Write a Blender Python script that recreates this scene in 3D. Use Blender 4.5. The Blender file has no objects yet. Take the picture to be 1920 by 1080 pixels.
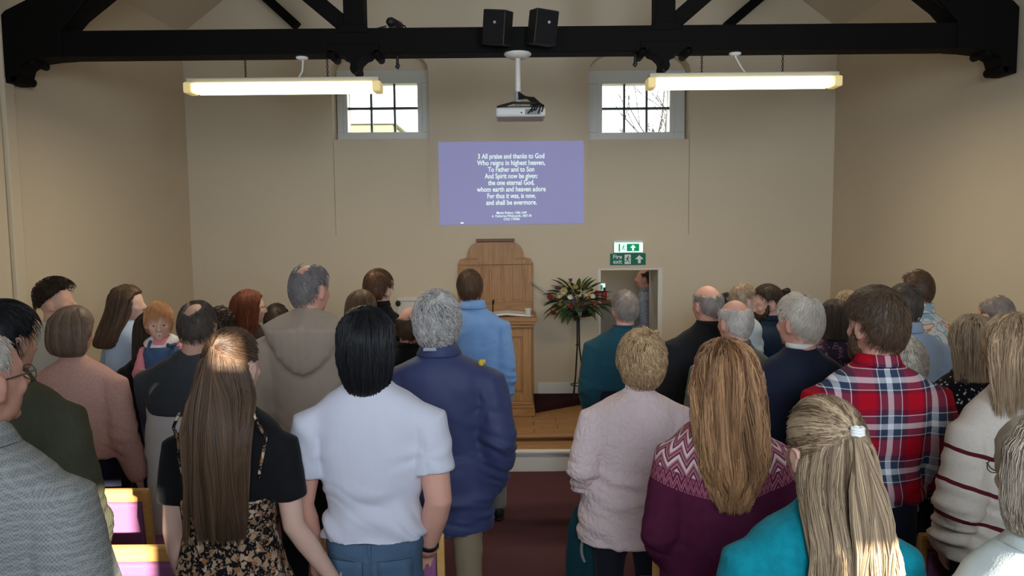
import bpy, bmesh, math, random
import numpy as np
from mathutils import Vector, Matrix, Euler

R = math.radians
rng = np.random.default_rng(7)
random.seed(7)
scene = bpy.context.scene
COL = scene.collection

# ------------------------------------------------------------------ camera, world, lights, exposure
HC, FPX = 2.12, 1400.0
PITCH, ROLL = R(4.9), R(0.55)
cam_d = bpy.data.cameras.new('camera')
cam_d.sensor_width = 36.0
cam_d.lens = 36.0 * FPX / 1920
cam = bpy.data.objects.new('camera', cam_d)
COL.objects.link(cam)
CAM_M = Matrix.Translation((0, 0, HC)) @ Euler((R(90) - PITCH, 0, 0)).to_matrix().to_4x4() @ Matrix.Rotation(-ROLL, 4, 'Z')
cam.matrix_world = CAM_M
scene.camera = cam


def P(px, py, Y):
    """world point at depth Y behind the photograph's pixel"""
    d = CAM_M.to_3x3() @ Vector(((px - 960) / FPX, -(py - 540) / FPX, -1))
    t = Y / d.y
    return Vector((d.x * t, Y, HC + d.z * t))


scene.view_settings.view_transform = 'Standard'
scene.view_settings.look = 'None'
scene.view_settings.gamma = 1.0
scene.view_settings.use_curve_mapping = False
scene.view_settings.exposure = -0.1
scene.cycles.use_denoising = True
scene.cycles.max_bounces = 8
scene.cycles.diffuse_bounces = 5

world = bpy.data.worlds.new('world')
scene.world = world
world.use_nodes = True
wn = world.node_tree.nodes
wn['Background'].inputs[0].default_value = (0.82, 0.9, 1.0, 1)
wn['Background'].inputs[1].default_value = 5.0

SUN_DIR = Vector((-0.62, 1.0, -0.34)).normalized()
sd = bpy.data.lights.new('sun', 'SUN')
sd.energy = 28.0
sd.angle = R(0.6)
sd.color = (1.0, 0.9, 0.74)
so = bpy.data.objects.new('sun', sd)
so.rotation_euler = SUN_DIR.to_track_quat('-Z', 'Y').to_euler()
COL.objects.link(so)


def area(name, loc, rot, sx, sy, e, c, spread=180):
    d = bpy.data.lights.new(name, 'AREA')
    d.shape = 'RECTANGLE'
    d.size, d.size_y, d.energy, d.color = sx, sy, e, c
    d.spread = R(spread)
    o = bpy.data.objects.new(name, d)
    o.location, o.rotation_euler = loc, rot
    COL.objects.link(o)
    return o


XW = 3.37            # half width of the hall
YB = 7.87            # far wall
YR = -1.2            # wall behind the camera
YT = 5.13            # truss
DAY = (0.77, 0.88, 1.0)
area('rear_daylight_fill', (0.35, YR + 0.03, 2.75), (R(90), 0, R(-6)), 1.2, 1.3, 52, DAY, 105)  # centre lamp added to brighten the crowd's backs
# lamps added inside the rear wall, standing in for daylight from behind the camera
area('rear_daylight_fill', (-1.9, YR + 0.03, 2.4), (R(96), 0, R(-12)), 1.1, 1.6, 22, DAY, 100)
area('rear_daylight_fill', (1.5, YR + 0.03, 3.2), (R(94), 0, R(12)), 1.1, 1.2, 56, DAY, 100)


# ------------------------------------------------------------------ colour and material helpers
def lin(c):
    return tuple(((v / 255) / 12.92 if v / 255 <= 0.04045 else ((v / 255 + 0.055) / 1.055) ** 2.4) for v in c)


def alb(r, g, b, L=1.0, mx=0.9):
    c = lin((r, g, b))
    return tuple(min(mx, max(0.004, v / L)) for v in c)


def rgba(c):
    return (c[0], c[1], c[2], 1)


class NT:
    """small helper to write node trees"""
    def __init__(s, name, rough=0.8, spec=0.25):
        s.m = bpy.data.materials.new(name)
        s.m.use_nodes = True
        s.t = s.m.node_tree
        s.b = s.t.nodes['Principled BSDF']
        s.b.inputs['Roughness'].default_value = rough
        s.b.inputs['Specular IOR Level'].default_value = spec
        s._tc = None

    def n(s, typ, **kw):
        nd = s.t.nodes.new(typ)
        for k, v in kw.items():
            setattr(nd, k, v)
        return nd

    def link(s, a, b):
        s.t.links.new(a, b)

    def co(s):
        if s._tc is None:
            s._tc = s.n('ShaderNodeTexCoord').outputs['Object']
        return s._tc

    def put(s, sock, v):
        if hasattr(v, 'is_output'):
            s.link(v, sock)
        elif isinstance(v, (tuple, list)) and len(v) == 3 and sock.type == 'RGBA':
            sock.default_value = rgba(v)
        else:
            sock.default_value = v

    def math(s, op, a, b=0.0, c=0.0):
        nd = s.n('ShaderNodeMath', operation=op)
        s.put(nd.inputs[0], a)
        s.put(nd.inputs[1], b)
        s.put(nd.inputs[2], c)
        return nd.outputs[0]

    def xyz(s, v=None):
        nd = s.n('ShaderNodeSeparateXYZ')
        s.link(v or s.co(), nd.inputs[0])
        return nd.outputs

    def noise(s, scale, detail=3.0, rough=0.5, vec=None, distort=0.0):
        nd = s.n('ShaderNodeTexNoise')
        nd.inputs['Scale'].default_value = scale
        nd.inputs['Detail'].default_value = detail
        nd.inputs['Roughness'].default_value = rough
        nd.inputs['Distortion'].default_value = distort
        s.link(vec or s.co(), nd.inputs['Vector'])
        return nd.outputs['Fac']

    def mapping(s, scale=(1, 1, 1), rot=(0, 0, 0), loc=(0, 0, 0)):
        nd = s.n('ShaderNodeMapping')
        nd.inputs['Scale'].default_value = scale
        nd.inputs['Rotation'].default_value = rot
        nd.inputs['Location'].default_value = loc
        s.link(s.co(), nd.inputs['Vector'])
        return nd.outputs[0]

    def mix(s, f, a, b, blend='MIX'):
        nd = s.n('ShaderNodeMix', data_type='RGBA', blend_type=blend)
        s.put(nd.inputs[0], f)
        s.put(nd.inputs[6], a)
        s.put(nd.inputs[7], b)
        return nd.outputs[2]

    def ramp(s, f, stops, interp='LINEAR'):
        nd = s.n('ShaderNodeValToRGB')
        cr = nd.color_ramp
        cr.interpolation = interp
        while len(cr.elements) < len(stops):
            cr.elements.new(0.5)
        for e, (p, c) in zip(cr.elements, stops):
            e.position = p
            e.color = rgba(c) if len(c) == 3 else c
        s.link(f, nd.inputs[0])
        return nd.outputs[0]

    def band(s, v, lo, hi):
        return s.math('MULTIPLY', s.math('GREATER_THAN', v, lo), s.math('LESS_THAN', v, hi))

    def bump(s, h, strength=0.3, dist=0.004):
        nd = s.n('ShaderNodeBump')
        nd.inputs['Strength'].default_value = strength
        nd.inputs['Distance'].default_value = dist
        s.link(h, nd.inputs['Height'])
        s.link(nd.outputs[0], s.b.inputs['Normal'])

    def color(s, c):
        s.put(s.b.inputs['Base Color'], c)
        return s


def plain(name, c, rough=0.6, spec=0.3, var=0.0, scale=12, bump=0.0, bscale=60, metal=0.0):
    t = NT(name, rough, spec)
    t.b.inputs['Metallic'].default_value = metal
    if var:
        n = t.noise(scale, 4)
        t.color(t.mix(n, tuple(max(0, v * (1 - var)) for v in c), tuple(min(1, v * (1 + var)) for v in c)))
    else:
        t.color(c)
    if bump:
        t.bump(t.noise(bscale, 3), bump, 0.003)
    return t.m


def emis(name, c, e):
    t = NT(name, 0.6)
    t.color(c)
    t.put(t.b.inputs['Emission Color'], c)
    t.b.inputs['Emission Strength'].default_value = e
    return t.m


# ------------------------------------------------------------------ numpy noise
def _hash(i, j, k, seed):
    h = (i * 374761393 + j * 668265263 + k * 2147483647 + seed * 974634721) & 0x7fffffff
    h = ((h ^ (h >> 13)) * 1274126177) & 0x7fffffff
    h = h ^ (h >> 16)
    return (h & 0xffff) / 65535.0


def vnoise(p, scale, seed=0):
    p = np.asarray(p, float) * np.asarray(scale, float)
    i = np.floor(p).astype(np.int64)
    f = p - i
    f = f * f * (3 - 2 * f)
    out = 0
    for a in (0, 1):
        for b in (0, 1):
            for c in (0, 1):
                w = (f[:, 0] if a else 1 - f[:, 0]) * (f[:, 1] if b else 1 - f[:, 1]) * (f[:, 2] if c else 1 - f[:, 2])
                out = out + w * _hash(i[:, 0] + a, i[:, 1] + b, i[:, 2] + c, seed)
    return out * 2 - 1


# ------------------------------------------------------------------ mesh helpers
def ss(x):
    x = np.clip(x, 0, 1)
    return x * x * (3 - 2 * x)


class Geo:
    def __init__(s):
        s.v, s.f, s.n = [], [], 0

    def add(s, v, f):
        v = np.asarray(v, float).reshape(-1, 3)
        s.v.append(v)
        s.f += [tuple(int(i) + s.n for i in q) for q in f]
        s.n += len(v)
        return s

    def box(s, c, size, rot=None):
        x, y, z = (d / 2 for d in size)
        v = [(-x, -y, -z), (x, -y, -z), (x, y, -z), (-x, y, -z), (-x, -y, z), (x, -y, z), (x, y, z), (-x, y, z)]
        if rot is not None:
            m = rot if isinstance(rot, Matrix) else Euler(rot).to_matrix()
            v = [m @ Vector(q) for q in v]
        v = [(q[0] + c[0], q[1] + c[1], q[2] + c[2]) for q in v]
        return s.add(v, [(3, 2, 1, 0), (4, 5, 6, 7), (0, 1, 5, 4), (1, 2, 6, 5), (2, 3, 7, 6), (3, 0, 4, 7)])

    def span(s, a, b):
        return s.box([(a[i] + b[i]) / 2 for i in range(3)], [abs(b[i] - a[i]) for i in range(3)])

    def beam(s, a, b, w, h, up=(0, 1, 0)):
        a, b = Vector(a), Vector(b)
        d = (b - a).normalized()
        u = Vector(up)
        side = d.cross(u).normalized()
        u = side.cross(d)
        m = Matrix((d, side, u)).transposed()
        return s.box((a + b) / 2, ((b - a).length, h, w), m)

    def prism(s, pts, y0, y1):
        """outline in x,z extruded from y0 to y1"""
        k = len(pts)
        v = [(x, y0, z) for x, z in pts] + [(x, y1, z) for x, z in pts]
        f = [tuple(range(k)), tuple(range(2 * k - 1, k - 1, -1))]
        f += [(i, i + k, (i + 1) % k + k, (i + 1) % k) for i in range(k)]
        return s.add(v, f)

    def slab(s, pts, z0, z1):
        k = len(pts)
        v = [(x, y, z0) for x, y in pts] + [(x, y, z1) for x, y in pts]
        f = [tuple(range(k - 1, -1, -1)), tuple(range(k, 2 * k))]
        f += [(i, (i + 1) % k, (i + 1) % k + k, i + k) for i in range(k)]
        return s.add(v, f)

    def ell(s, c, r, m=None, seg=16, rings=10):
        v, f = [], []
        for i in range(rings + 1):
            t = math.pi * i / rings
            for j in range(seg):
                a = 2 * math.pi * j / seg
                p = Vector((r[0] * math.sin(t) * math.cos(a), r[1] * math.sin(t) * math.sin(a), r[2] * math.cos(t)))
                if m is not None:
                    p = m @ p
                v.append((p[0] + c[0], p[1] + c[1], p[2] + c[2]))
        for i in range(rings):
            for j in range(seg):
                f.append((i * seg + j, (i + 1) * seg + j, (i + 1) * seg + (j + 1) % seg, i * seg + (j + 1) % seg))
        return s.add(v, f)

    def tube(s, pts, rad, seg=10, round_ends=True):
        pts = [Vector(p) for p in pts]
        if not hasattr(rad, '__len__'):
            rad = [rad] * len(pts)
        rad = list(rad)
        if round_ends:
            d0 = (pts[0] - pts[1]).normalized()
            d1 = (pts[-1] - pts[-2]).normalized()
            a, b = pts[0], pts[-1]
            ra, rb = rad[0], rad[-1]
            pts = [a + d0 * ra * 0.95, a + d0 * ra * 0.6] + pts + [b + d1 * rb * 0.6, b + d1 * rb * 0.95]
            rad = [ra * 0.3, ra * 0.8] + rad + [rb * 0.8, rb * 0.3]
        v, f = [], []
        ref = None
        for i, p in enumerate(pts):
            d = (pts[min(i + 1, len(pts) - 1)] - pts[max(i - 1, 0)]).normalized()
            if ref is None:
                ref = d.orthogonal().normalized()
            ref = (ref - d * ref.dot(d)).normalized()
            o = d.cross(ref)
            for j in range(seg):
                a = 2 * math.pi * j / seg
                v.append(p + (ref * math.cos(a) + o * math.sin(a)) * rad[i])
        k = len(pts)
        for i in range(k - 1):
            for j in range(seg):
                f.append((i * seg + j, i * seg + (j + 1) % seg, (i + 1) * seg + (j + 1) % seg, (i + 1) * seg + j))
        f.append(tuple(range(seg - 1, -1, -1)))
        f.append(tuple((k - 1) * seg + j for j in range(seg)))
        return s.add(v, f)

    def loft(s, rings, seg=32, pw=2.3):
        """rings of (cx, cy, z, rx, ry_front, ry_back), closed at both ends"""
        v, f = [], []
        for cx, cy, z, rx, rf, rb in rings:
            for j in range(seg):
                a = 2 * math.pi * j / seg
                c, q = math.cos(a), math.sin(a)
                x = math.copysign(abs(c) ** (2 / pw), c) * rx
                y = math.copysign(abs(q) ** (2 / pw), q) * (rf if q > 0 else rb)
                v.append((cx + x, cy + y, z))
        k = len(rings)
        for i in range(k - 1):
            for j in range(seg):
                f.append((i * seg + j, i * seg + (j + 1) % seg, (i + 1) * seg + (j + 1) % seg, (i + 1) * seg + j))
        f.append(tuple(range(seg - 1, -1, -1)))
        f.append(tuple((k - 1) * seg + j for j in range(seg)))
        return s.add(v, f)

    def lathe(s, prof, c=(0, 0, 0), seg=20):
        return s.loft([(c[0], c[1], c[2] + z, r, r, r) for r, z in prof], seg, 2.0)

    def mesh(s, name='m', bevel=0.0):
        me = bpy.data.meshes.new(name)
        v = np.concatenate(s.v) if s.v else np.zeros((0, 3))
        me.from_pydata(v.tolist(), [], s.f)
        if bevel:
            bm = bmesh.new()
            bm.from_mesh(me)
            bmesh.ops.recalc_face_normals(bm, faces=bm.faces)
            es = [e for e in bm.edges if len(e.link_faces) == 2 and e.calc_face_angle(0) > 0.5]
            bmesh.ops.bevel(bm, geom=es, offset=bevel, segments=2, affect='EDGES', profile=0.5, clamp_overlap=True)
            bm.to_mesh(me)
            bm.free()
        return me


def link(name, me, mat=None, parent=None, smooth=False):
    o = bpy.data.objects.new(name, me)
    COL.objects.link(o)
    if mat is not None:
        me.materials.clear()
        me.materials.append(mat)
    if parent is not None:
        o.parent = parent
    if smooth and hasattr(me, 'polygons'):
        me.polygons.foreach_set('use_smooth', [True] * len(me.polygons))
    me.name = name
    return o


def part(name, geo, mat, parent=None, bevel=0.0, smooth=False):
    return link(name, geo.mesh(name, bevel), mat, parent, smooth)


def thing(name, label, cat, loc=(0, 0, 0), rz=0.0, group=None):
    o = bpy.data.objects.new(name, None)
    o.empty_display_size = 0.1
    o.location = loc
    o.rotation_euler = (0, 0, rz)
    COL.objects.link(o)
    return tag(o, label, cat, group)


def tag(o, label, cat, group=None):
    o['label'] = label
    o['category'] = cat
    if group:
        o['group'] = group
    return o


def struct(o):
    o['kind'] = 'structure'
    return o


def solid(geo, voxel, smooth=4, fac=0.5, dec=None):
    """union of closed pieces as one continuous skin"""
    me = geo.mesh('tmp')
    ob = bpy.data.objects.new('tmp', me)
    COL.objects.link(ob)
    r = ob.modifiers.new('r', 'REMESH')
    r.mode = 'VOXEL'
    r.voxel_size = voxel
    if smooth:
        k = ob.modifiers.new('s', 'SMOOTH')
        k.iterations = smooth
        k.factor = fac
    if dec:
        d = ob.modifiers.new('d', 'DECIMATE')
        d.ratio = dec
    dg = bpy.context.evaluated_depsgraph_get()
    m2 = bpy.data.meshes.new_from_object(ob.evaluated_get(dg), depsgraph=dg)
    bpy.data.objects.remove(ob)
    bpy.data.meshes.remove(me)
    m2.polygons.foreach_set('use_smooth', [True] * len(m2.polygons))
    return m2


def vcos(me):
    a = np.empty(len(me.vertices) * 3)
    me.vertices.foreach_get('co', a)
    return a.reshape(-1, 3)


def vnor(me):
    a = np.empty(len(me.vertices) * 3)
    me.vertices.foreach_get('normal', a)
    return a.reshape(-1, 3)


def setco(me, a):
    me.vertices.foreach_set('co', a.reshape(-1))
    me.update()


def plate(outline, holes, y0, y1):
    """a wall in the x,z plane with holes, from y0 to y1"""
    cu = bpy.data.curves.new('plate', 'CURVE')
    cu.dimensions = '2D'
    cu.fill_mode = 'BOTH'
    cu.extrude = (y1 - y0) / 2
    for pts in [outline] + holes:
        sp = cu.splines.new('POLY')
        sp.points.add(len(pts) - 1)
        for p, q in zip(sp.points, pts):
            p.co = (q[0], q[1], 0, 1)
        sp.use_cyclic_u = True
    ob = bpy.data.objects.new('plate', cu)
    COL.objects.link(ob)
    dg = bpy.context.evaluated_depsgraph_get()
    me = bpy.data.meshes.new_from_object(ob.evaluated_get(dg), depsgraph=dg)
    bpy.data.objects.remove(ob)
    me.transform(Matrix.Translation((0, (y0 + y1) / 2, 0)) @ Matrix.Rotation(R(90), 4, 'X'))
    return me


def rect(x0, x1, z0, z1):
    return [(x0, z0), (x1, z0), (x1, z1), (x0, z1)]


def join(name, meshes, mat):
    bm = bmesh.new()
    for m in meshes:
        bm.from_mesh(m)
    me = bpy.data.meshes.new(name)
    bm.to_mesh(me)
    bm.free()
    return link(name, me, mat)


def text_mesh(body, size, align='CENTER', extrude=0.001, bold=0.0):
    cu = bpy.data.curves.new('t', 'FONT')
    cu.body = body
    cu.size = size
    cu.align_x = align
    cu.align_y = 'CENTER'
    cu.extrude = extrude
    cu.offset = bold
    cu.resolution_u = 3
    ob = bpy.data.objects.new('t', cu)
    COL.objects.link(ob)
    dg = bpy.context.evaluated_depsgraph_get()
    me = bpy.data.meshes.new_from_object(ob.evaluated_get(dg), depsgraph=dg)
    bpy.data.objects.remove(ob)
    me.transform(Matrix.Rotation(R(90), 4, 'X'))
    return me


def wood(name, a, b, axis='X', scale=1.0, rough=0.45):
    t = NT(name, rough, 0.35)
    sc = {'X': (1.2, 14, 14), 'Y': (14, 1.2, 14), 'Z': (14, 14, 1.2)}[axis]
    m = t.mapping(tuple(v * scale for v in sc))
    n = t.noise(2.2, 5, 0.6, m, 1.2)
    t.color(t.ramp(n, [(0.3, a), (0.7, b)]))
    t.bump(n, 0.08, 0.002)
    return t.m


# ------------------------------------------------------------------ setting materials
WALLC = (0.655, 0.562, 0.415)
tw = NT('wall_paint', 0.85, 0.2)
tw.color(tw.mix(tw.noise(1.3, 4), tuple(v * 0.96 for v in WALLC), tuple(v * 1.04 for v in WALLC)))
tw.bump(tw.noise(9, 5), 0.12, 0.01)
M_WALL = tw.m
M_CREAM = plain('cream_gloss_paint', (0.72, 0.68, 0.6), 0.4, 0.4)
M_WHITE = plain('white_paint', (0.78, 0.77, 0.72), 0.45, 0.4)
M_BLACK = plain('black_timber_paint', (0.0042, 0.0034, 0.003), 0.7, 0.1, 0.3, 6, 0.1, 30)
tc = NT('plum_carpet', 0.95, 0.1)
tc.color(tc.mix(tc.noise(160, 3), (0.075, 0.031, 0.036), (0.115, 0.049, 0.055)))
tc.bump(tc.noise(300, 2), 0.5, 0.004)
M_CARPET = tc.m
M_DARKCARPET = plain('dark_maroon_carpet', (0.035, 0.012, 0.016), 0.95, 0.1, 0.3, 120, 0.3, 200)
M_OAK = wood('oak_joinery', (0.33, 0.165, 0.065), (0.50, 0.28, 0.125), 'Z')
M_OAKX = wood('oak_boards', (0.30, 0.15, 0.06), (0.47, 0.26, 0.11), 'X')
M_DKOAK = wood('dark_oak', (0.13, 0.055, 0.022), (0.22, 0.10, 0.04), 'X')
M_BEECH = wood('beech_frame', (0.62, 0.34, 0.10), (0.78, 0.46, 0.16), 'X', 1.5, 0.35)
M_PURPLE = plain('purple_upholstery', (0.30, 0.12, 0.26), 0.9, 0.15, 0.15, 150, 0.3, 250)
M_IRON = plain('black_iron', (0.012, 0.011, 0.011), 0.5, 0.4)

# ------------------------------------------------------------------ room shell
ZE = 4.1
ZR = ZE + XW * 0.75


def gable(extra=0.0):
    return [(-XW - extra, 0), (XW + extra, 0), (XW + extra, ZE), (0, ZR), (-XW - extra, ZE)]


fl = part('floor', Geo().span((-XW, YR - 0.2, -0.12), (XW, 10.6, 0.0)), M_CARPET)
struct(fl)
struct(part('wall_left', Geo().span((-XW - 0.2, YR - 0.2, 0), (-XW, YB + 0.7, ZE)), M_WALL))
struct(part('wall_right', Geo().span((XW, YR - 0.2, 0), (XW + 0.2, YB + 0.7, ZE)), M_WALL))
ceil = Geo()
for s in (-1, 1):
    ceil.prism([(s * (XW + 0.2), ZE - 0.15), (0, ZR), (0, ZR + 0.14), (s * (XW + 0.2), ZE - 0.01)][::s], YR - 0.2, YB + 0.7)
struct(part('ceiling', ceil, plain('ceiling_plaster', (0.62, 0.545, 0.43), 0.9, 0.2, 0.04, 2)))


def wx(px, Y=YB):
    return P(px, 400, Y).x


def wz(py, Y=YB, px=960):
    return P(px, py, Y).z


# niches with a window, either side of the projected slide
niche, deep, wins = [], [], []
for (nl, nr, wl, wr) in ((628, 808, 655, 785), (1104, 1292, 1127, 1252)):
    cxp = (nl + nr) / 2
    x0, x1 = wx(nl), wx(nr)
    zb, zs = wz(440, YB, cxp), wz(133, YB, cxp)
    zt = wz(86, YB, cxp)
    cx, hw = (x0 + x1) / 2, (x1 - x0) / 2
    arch = [(cx + hw * math.cos(t), zs + (zt - zs) * math.sin(t)) for t in np.linspace(0, math.pi, 15)]
    niche.append([(x0, zb), (x1, zb)] + arch)
    zsill = wz(262, YB, cxp)
    deep.append([(x0 + .005, zsill), (x1 - .005, zsill)] + arch)
    Y2 = YB + 0.30
    wins.append((P(wl, 200, Y2).x, P(wr, 200, Y2).x, P(cxp, 250, Y2).z, P(cxp, 160, Y2).z, x0, x1, zsill, cx))
dx0, dx1, dzt = wx(1121), wx(1243), wz(503, YB, 1180)
door_hole = rect(dx0, dx1, -0.02, dzt)
outl = gable()
# the lower niche is a shallow panel, the upper part reaches back to the window
back = [plate(outl, niche + [rect(dx0, dx1, 0.001, dzt)], YB, YB + 0.035),
        plate(outl, deep + [rect(dx0, dx1, 0.001, dzt)], YB + 0.035, YB + 0.30),
        plate(outl, [rect(w[0] - .03, w[1] + .03, w[2] - .03, w[3] + .03) for w in wins] + [rect(dx0, dx1, 0.001, dzt)], YB + 0.30, YB + 0.5)]
struct(join('wall_back', back, M_WALL))
# wall behind the camera: unseen openings shaped to drop sun patches on chosen spots
def sun_opening_for(pa, pb, Y):
    """opening cut in the rear wall so that the sun reaches what the photograph shows sunlit"""
    q = []
    for px, py in (pa, pb):
        p = P(px, py, Y)
        t = (Y - YR) / SUN_DIR.y
        q.append(p - SUN_DIR * t)
    return (min(a.x for a in q), max(a.x for a in q), min(a.z for a in q), max(a.z for a in q))


SUNP = [sun_opening_for((394, 606), (500, 688), 2.44), sun_opening_for((190, 905), (268, 1050), 3.38), sun_opening_for((1575, 990), (1735, 1110), 1.60), sun_opening_for((143, 778), (160, 797), 3.38)]
q_ = sun_opening_for((1800, 1000), (1960, 1120), 1.42)
SUNP[1] = (SUNP[1][0] - .05, SUNP[1][1] + .04, SUNP[1][2], SUNP[1][3] + .02)
SUNP[2] = (SUNP[2][0], q_[1] + .12, min(SUNP[2][2], q_[2]), SUNP[2][3])
struct(join('wall_front', [plate(outl, [rect(*p) for p in SUNP], YR - 0.12, YR)], M_WALL))

glass_t = NT('window_glass', 0.02, 0.5)
_tr, _gl, _mx = glass_t.n('ShaderNodeBsdfTransparent'), glass_t.n('ShaderNodeBsdfGlossy'), glass_t.n('ShaderNodeMixShader')
_gl.inputs['Roughness'].default_value = 0.02
_mx.inputs[0].default_value = 0.06
glass_t.link(_tr.outputs[0], _mx.inputs[1])
glass_t.link(_gl.outputs[0], _mx.inputs[2])
glass_t.link(_mx.outputs[0], glass_t.t.nodes['Material Output'].inputs[0])
M_GLASS = glass_t.m
M_UPVC = plain('white_window_paint', (0.66, 0.66, 0.62), 0.4, 0.4)
M_MUNT = plain('dark_glazing_bar', (0.10, 0.115, 0.115), 0.5, 0.3)
for i, (x0, x1, z0, z1, nx0, nx1, zsill, cx) in enumerate(wins):
    w = bpy.data.objects.new('window_%d' % (i + 1), None)
    w.location = (cx, YB + 0.24, zsill)
    COL.objects.link(w)
    struct(w)
    y0, y1 = YB + 0.19, YB + 0.29

    def lg(g):
        g.v = [v - np.array([cx, YB + 0.24, zsill]) for v in g.v]
        return g
    fw0, fw1 = nx0 + 0.01, nx1 - 0.01
    ft = z1 + 0.14
    part('frame_rail', lg(Geo().span((fw0, y0, z1), (fw1, y1, ft))), M_UPVC, w, 0.006)
    part('frame_rail', lg(Geo().span((fw0, y0, zsill), (fw1, y1, z0))), M_UPVC, w, 0.006)
    part('frame_stile', lg(Geo().span((fw0, y0, z0), (x0, y1, z1))), M_UPVC, w, 0.006)
    part('frame_stile', lg(Geo().span((x1, y0, z0), (fw1, y1, z1))), M_UPVC, w, 0.006)
    part('sash_bead', lg(Geo().span((x0 - .055, y0 - .012, z0 - .03), (x0 - .04, y0 + .01, z1 + .06))), M_UPVC, w, 0.003)
    part('sash_bead', lg(Geo().span((x1 + .04, y0 - .012, z0 - .03), (x1 + .055, y0 + .01, z1 + .06))), M_UPVC, w, 0.003)
    # tympanum above the frame
    part('head_panel', lg(Geo().prism([p for p in deep[i][2:]][::-1] + [(nx0, ft - .02), (nx1, ft - .02)], y0 + .03, y1)), M_WALL, w)
    part('sill', lg(Geo().span((nx0, YB + 0.05, zsill - 0.005), (nx1, y0, zsill + 0.012))), M_WALL, w, 0.004)
    dx = (x1 - x0) / 3
    zm = (z0 + z1) / 2
    for k in (1, 2):
        part('glazing_bar', lg(Geo().span((x0 + k * dx - .011, y0 + .03, z0), (x0 + k * dx + .011, y1 - .02, z1))), M_MUNT, w, 0.003)
    part('glazing_bar', lg(Geo().span((x0, y0 + .03, zm - .012), (x1, y1 - .02, zm + .012))), M_MUNT, w, 0.003)
    for r_ in range(2):
        for c_ in range(3):
            za, zc = (z0, zm - .012) if r_ == 0 else (zm + .012, z1)
            part('pane', lg(Geo().span((x0 + c_ * dx + .011, y0 + .055, za), (x0 + (c_ + 1) * dx - .011, y0 + .061, zc))), M_GLASS, w)

# skirting, conduit and the framed hatch
struct(part('baseboard_back', Geo().span((wx(1006), YB - 0.02, 0.31), (dx0 - 0.06, YB, 0.43)), M_WHITE, None, 0.005))
struct(part('baseboard_left', Geo().span((-XW, YR, 0.0), (-XW + 0.02, YB, 0.15)), M_WHITE, None, 0.005))
struct(part('baseboard_right', Geo().span((XW - 0.02, YR, 0.0), (XW, YB, 0.15)), M_WHITE, None, 0.005))
struct(part('trim_1', Geo().span((-XW, 5.02, 0.15), (-XW + 0.035, 5.13, 3.55)), M_WALL, None, 0.01))

# doorway surround and the passage behind it
fr = bpy.data.objects.new('door_1', None)
fr.location = (dx0, YB, 0)
COL.objects.link(fr)
struct(fr)


def dg_(g):
    g.v = [v - np.array([dx0, YB, 0]) for v in g.v]
    return g


part('jamb', dg_(Geo().span((dx0 - .0, YB - .012, 0.0), (dx0 + .03, YB + .5, dzt))), M_CREAM, fr, 0.004)
part('jamb', dg_(Geo().span((dx1 - .05, YB - .012, 0.0), (dx1, YB + .5, dzt))), M_CREAM, fr, 0.004)
part('head', dg_(Geo().span((dx0 + .03, YB - .012, dzt - .02), (dx1 - .05, YB + .5, dzt))), M_CREAM, fr, 0.004)
part('door_leaf', dg_(Geo().span((dx1 + .06, YB + .52, 0.01), (dx1 + .11, YB + 1.3, dzt - .03))), M_DKOAK, fr, 0.004)
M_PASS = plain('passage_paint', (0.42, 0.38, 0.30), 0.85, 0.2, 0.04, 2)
PYB = 9.6
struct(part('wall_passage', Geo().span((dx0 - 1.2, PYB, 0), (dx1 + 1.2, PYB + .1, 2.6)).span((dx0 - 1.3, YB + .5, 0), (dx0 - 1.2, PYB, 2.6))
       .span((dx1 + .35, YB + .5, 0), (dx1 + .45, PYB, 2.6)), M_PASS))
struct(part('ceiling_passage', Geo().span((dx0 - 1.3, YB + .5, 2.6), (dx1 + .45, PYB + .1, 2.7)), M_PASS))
area('passage_lamp_light', (dx0 + .1, 9.0, 2.55), (0, 0, 0), 0.3, 0.3, 6, (1, .9, .75))

# outside: lawn, cream house beyond one window, bare tree beyond the other
struct(part('ground_outside', Geo().span((-30, 10.7, -0.4), (30, 60, -0.3)), plain('lawn', (0.10, 0.16, 0.05), 0.9, 0.1, 0.3, 5)))
hs = thing('house', 'pale yellow rendered house outside, seen through the window on the left of the slide', 'building', (-5.2, 19, -0.3))
part('facade', Geo().span((-7.8, 0, 0), (2.25, 6, 4.95)), plain('yellow_render', (0.19, 0.175, 0.098), 0.9, 0.2), hs)
part('roof', Geo().span((-7.9, -.1, 4.95), (2.35, 6.1, 5.0)), plain('pale_slate', (0.5, 0.5, 0.5), 0.8), hs)
M_BARK = plain('grey_bark', (0.05, 0.047, 0.04), 0.9, 0.1, 0.2, 20)
tree = thing('bare_tree', 'bare leafless tree outside, seen through the window right of the slide', 'tree', (3.9, 15.5, -0.3))


def branch(g, p, d, L, r, depth):
    pts, rad = [p], [r]
    for k in range(3):
        d = (d + Vector((random.uniform(-.2, .2), random.uniform(-.2, .2), random.uniform(-.05, .2)))).normalized()
        p = p + d * L / 3
        pts.append(p)
        rad.append(r * (1 - .15 * (k + 1)))
    g.tube(pts, rad, 6)
    if depth:
        for k in range(3 if depth > 1 else 4):
            dd = (d + Vector((random.uniform(-.9, .9), random.uniform(-.9, .9), random.uniform(-.3, .6)))).normalized()
            branch(g, pts[random.choice((1, 2, 3))], dd, L * random.uniform(.55, .75), r * .5, depth - 1)


tg = Geo()
tg.tube([(0, 0, 0), (.05, 0, 1.2), (0, .05, 2.2)], [.2, .16, .13], 8)
part('trunk', tg, M_BARK, tree, 0, True)
bgx = Geo()
for k in range(11):
    a = k * 2.4
    branch(bgx, Vector((0, 0.02, 1.6 + .1 * k)), Vector((math.cos(a) * .7, math.sin(a) * .5, 1)).normalized(), 2.2, .04, 3)
bo = part('branches', bgx, M_BARK, tree, 0, True)

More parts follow.
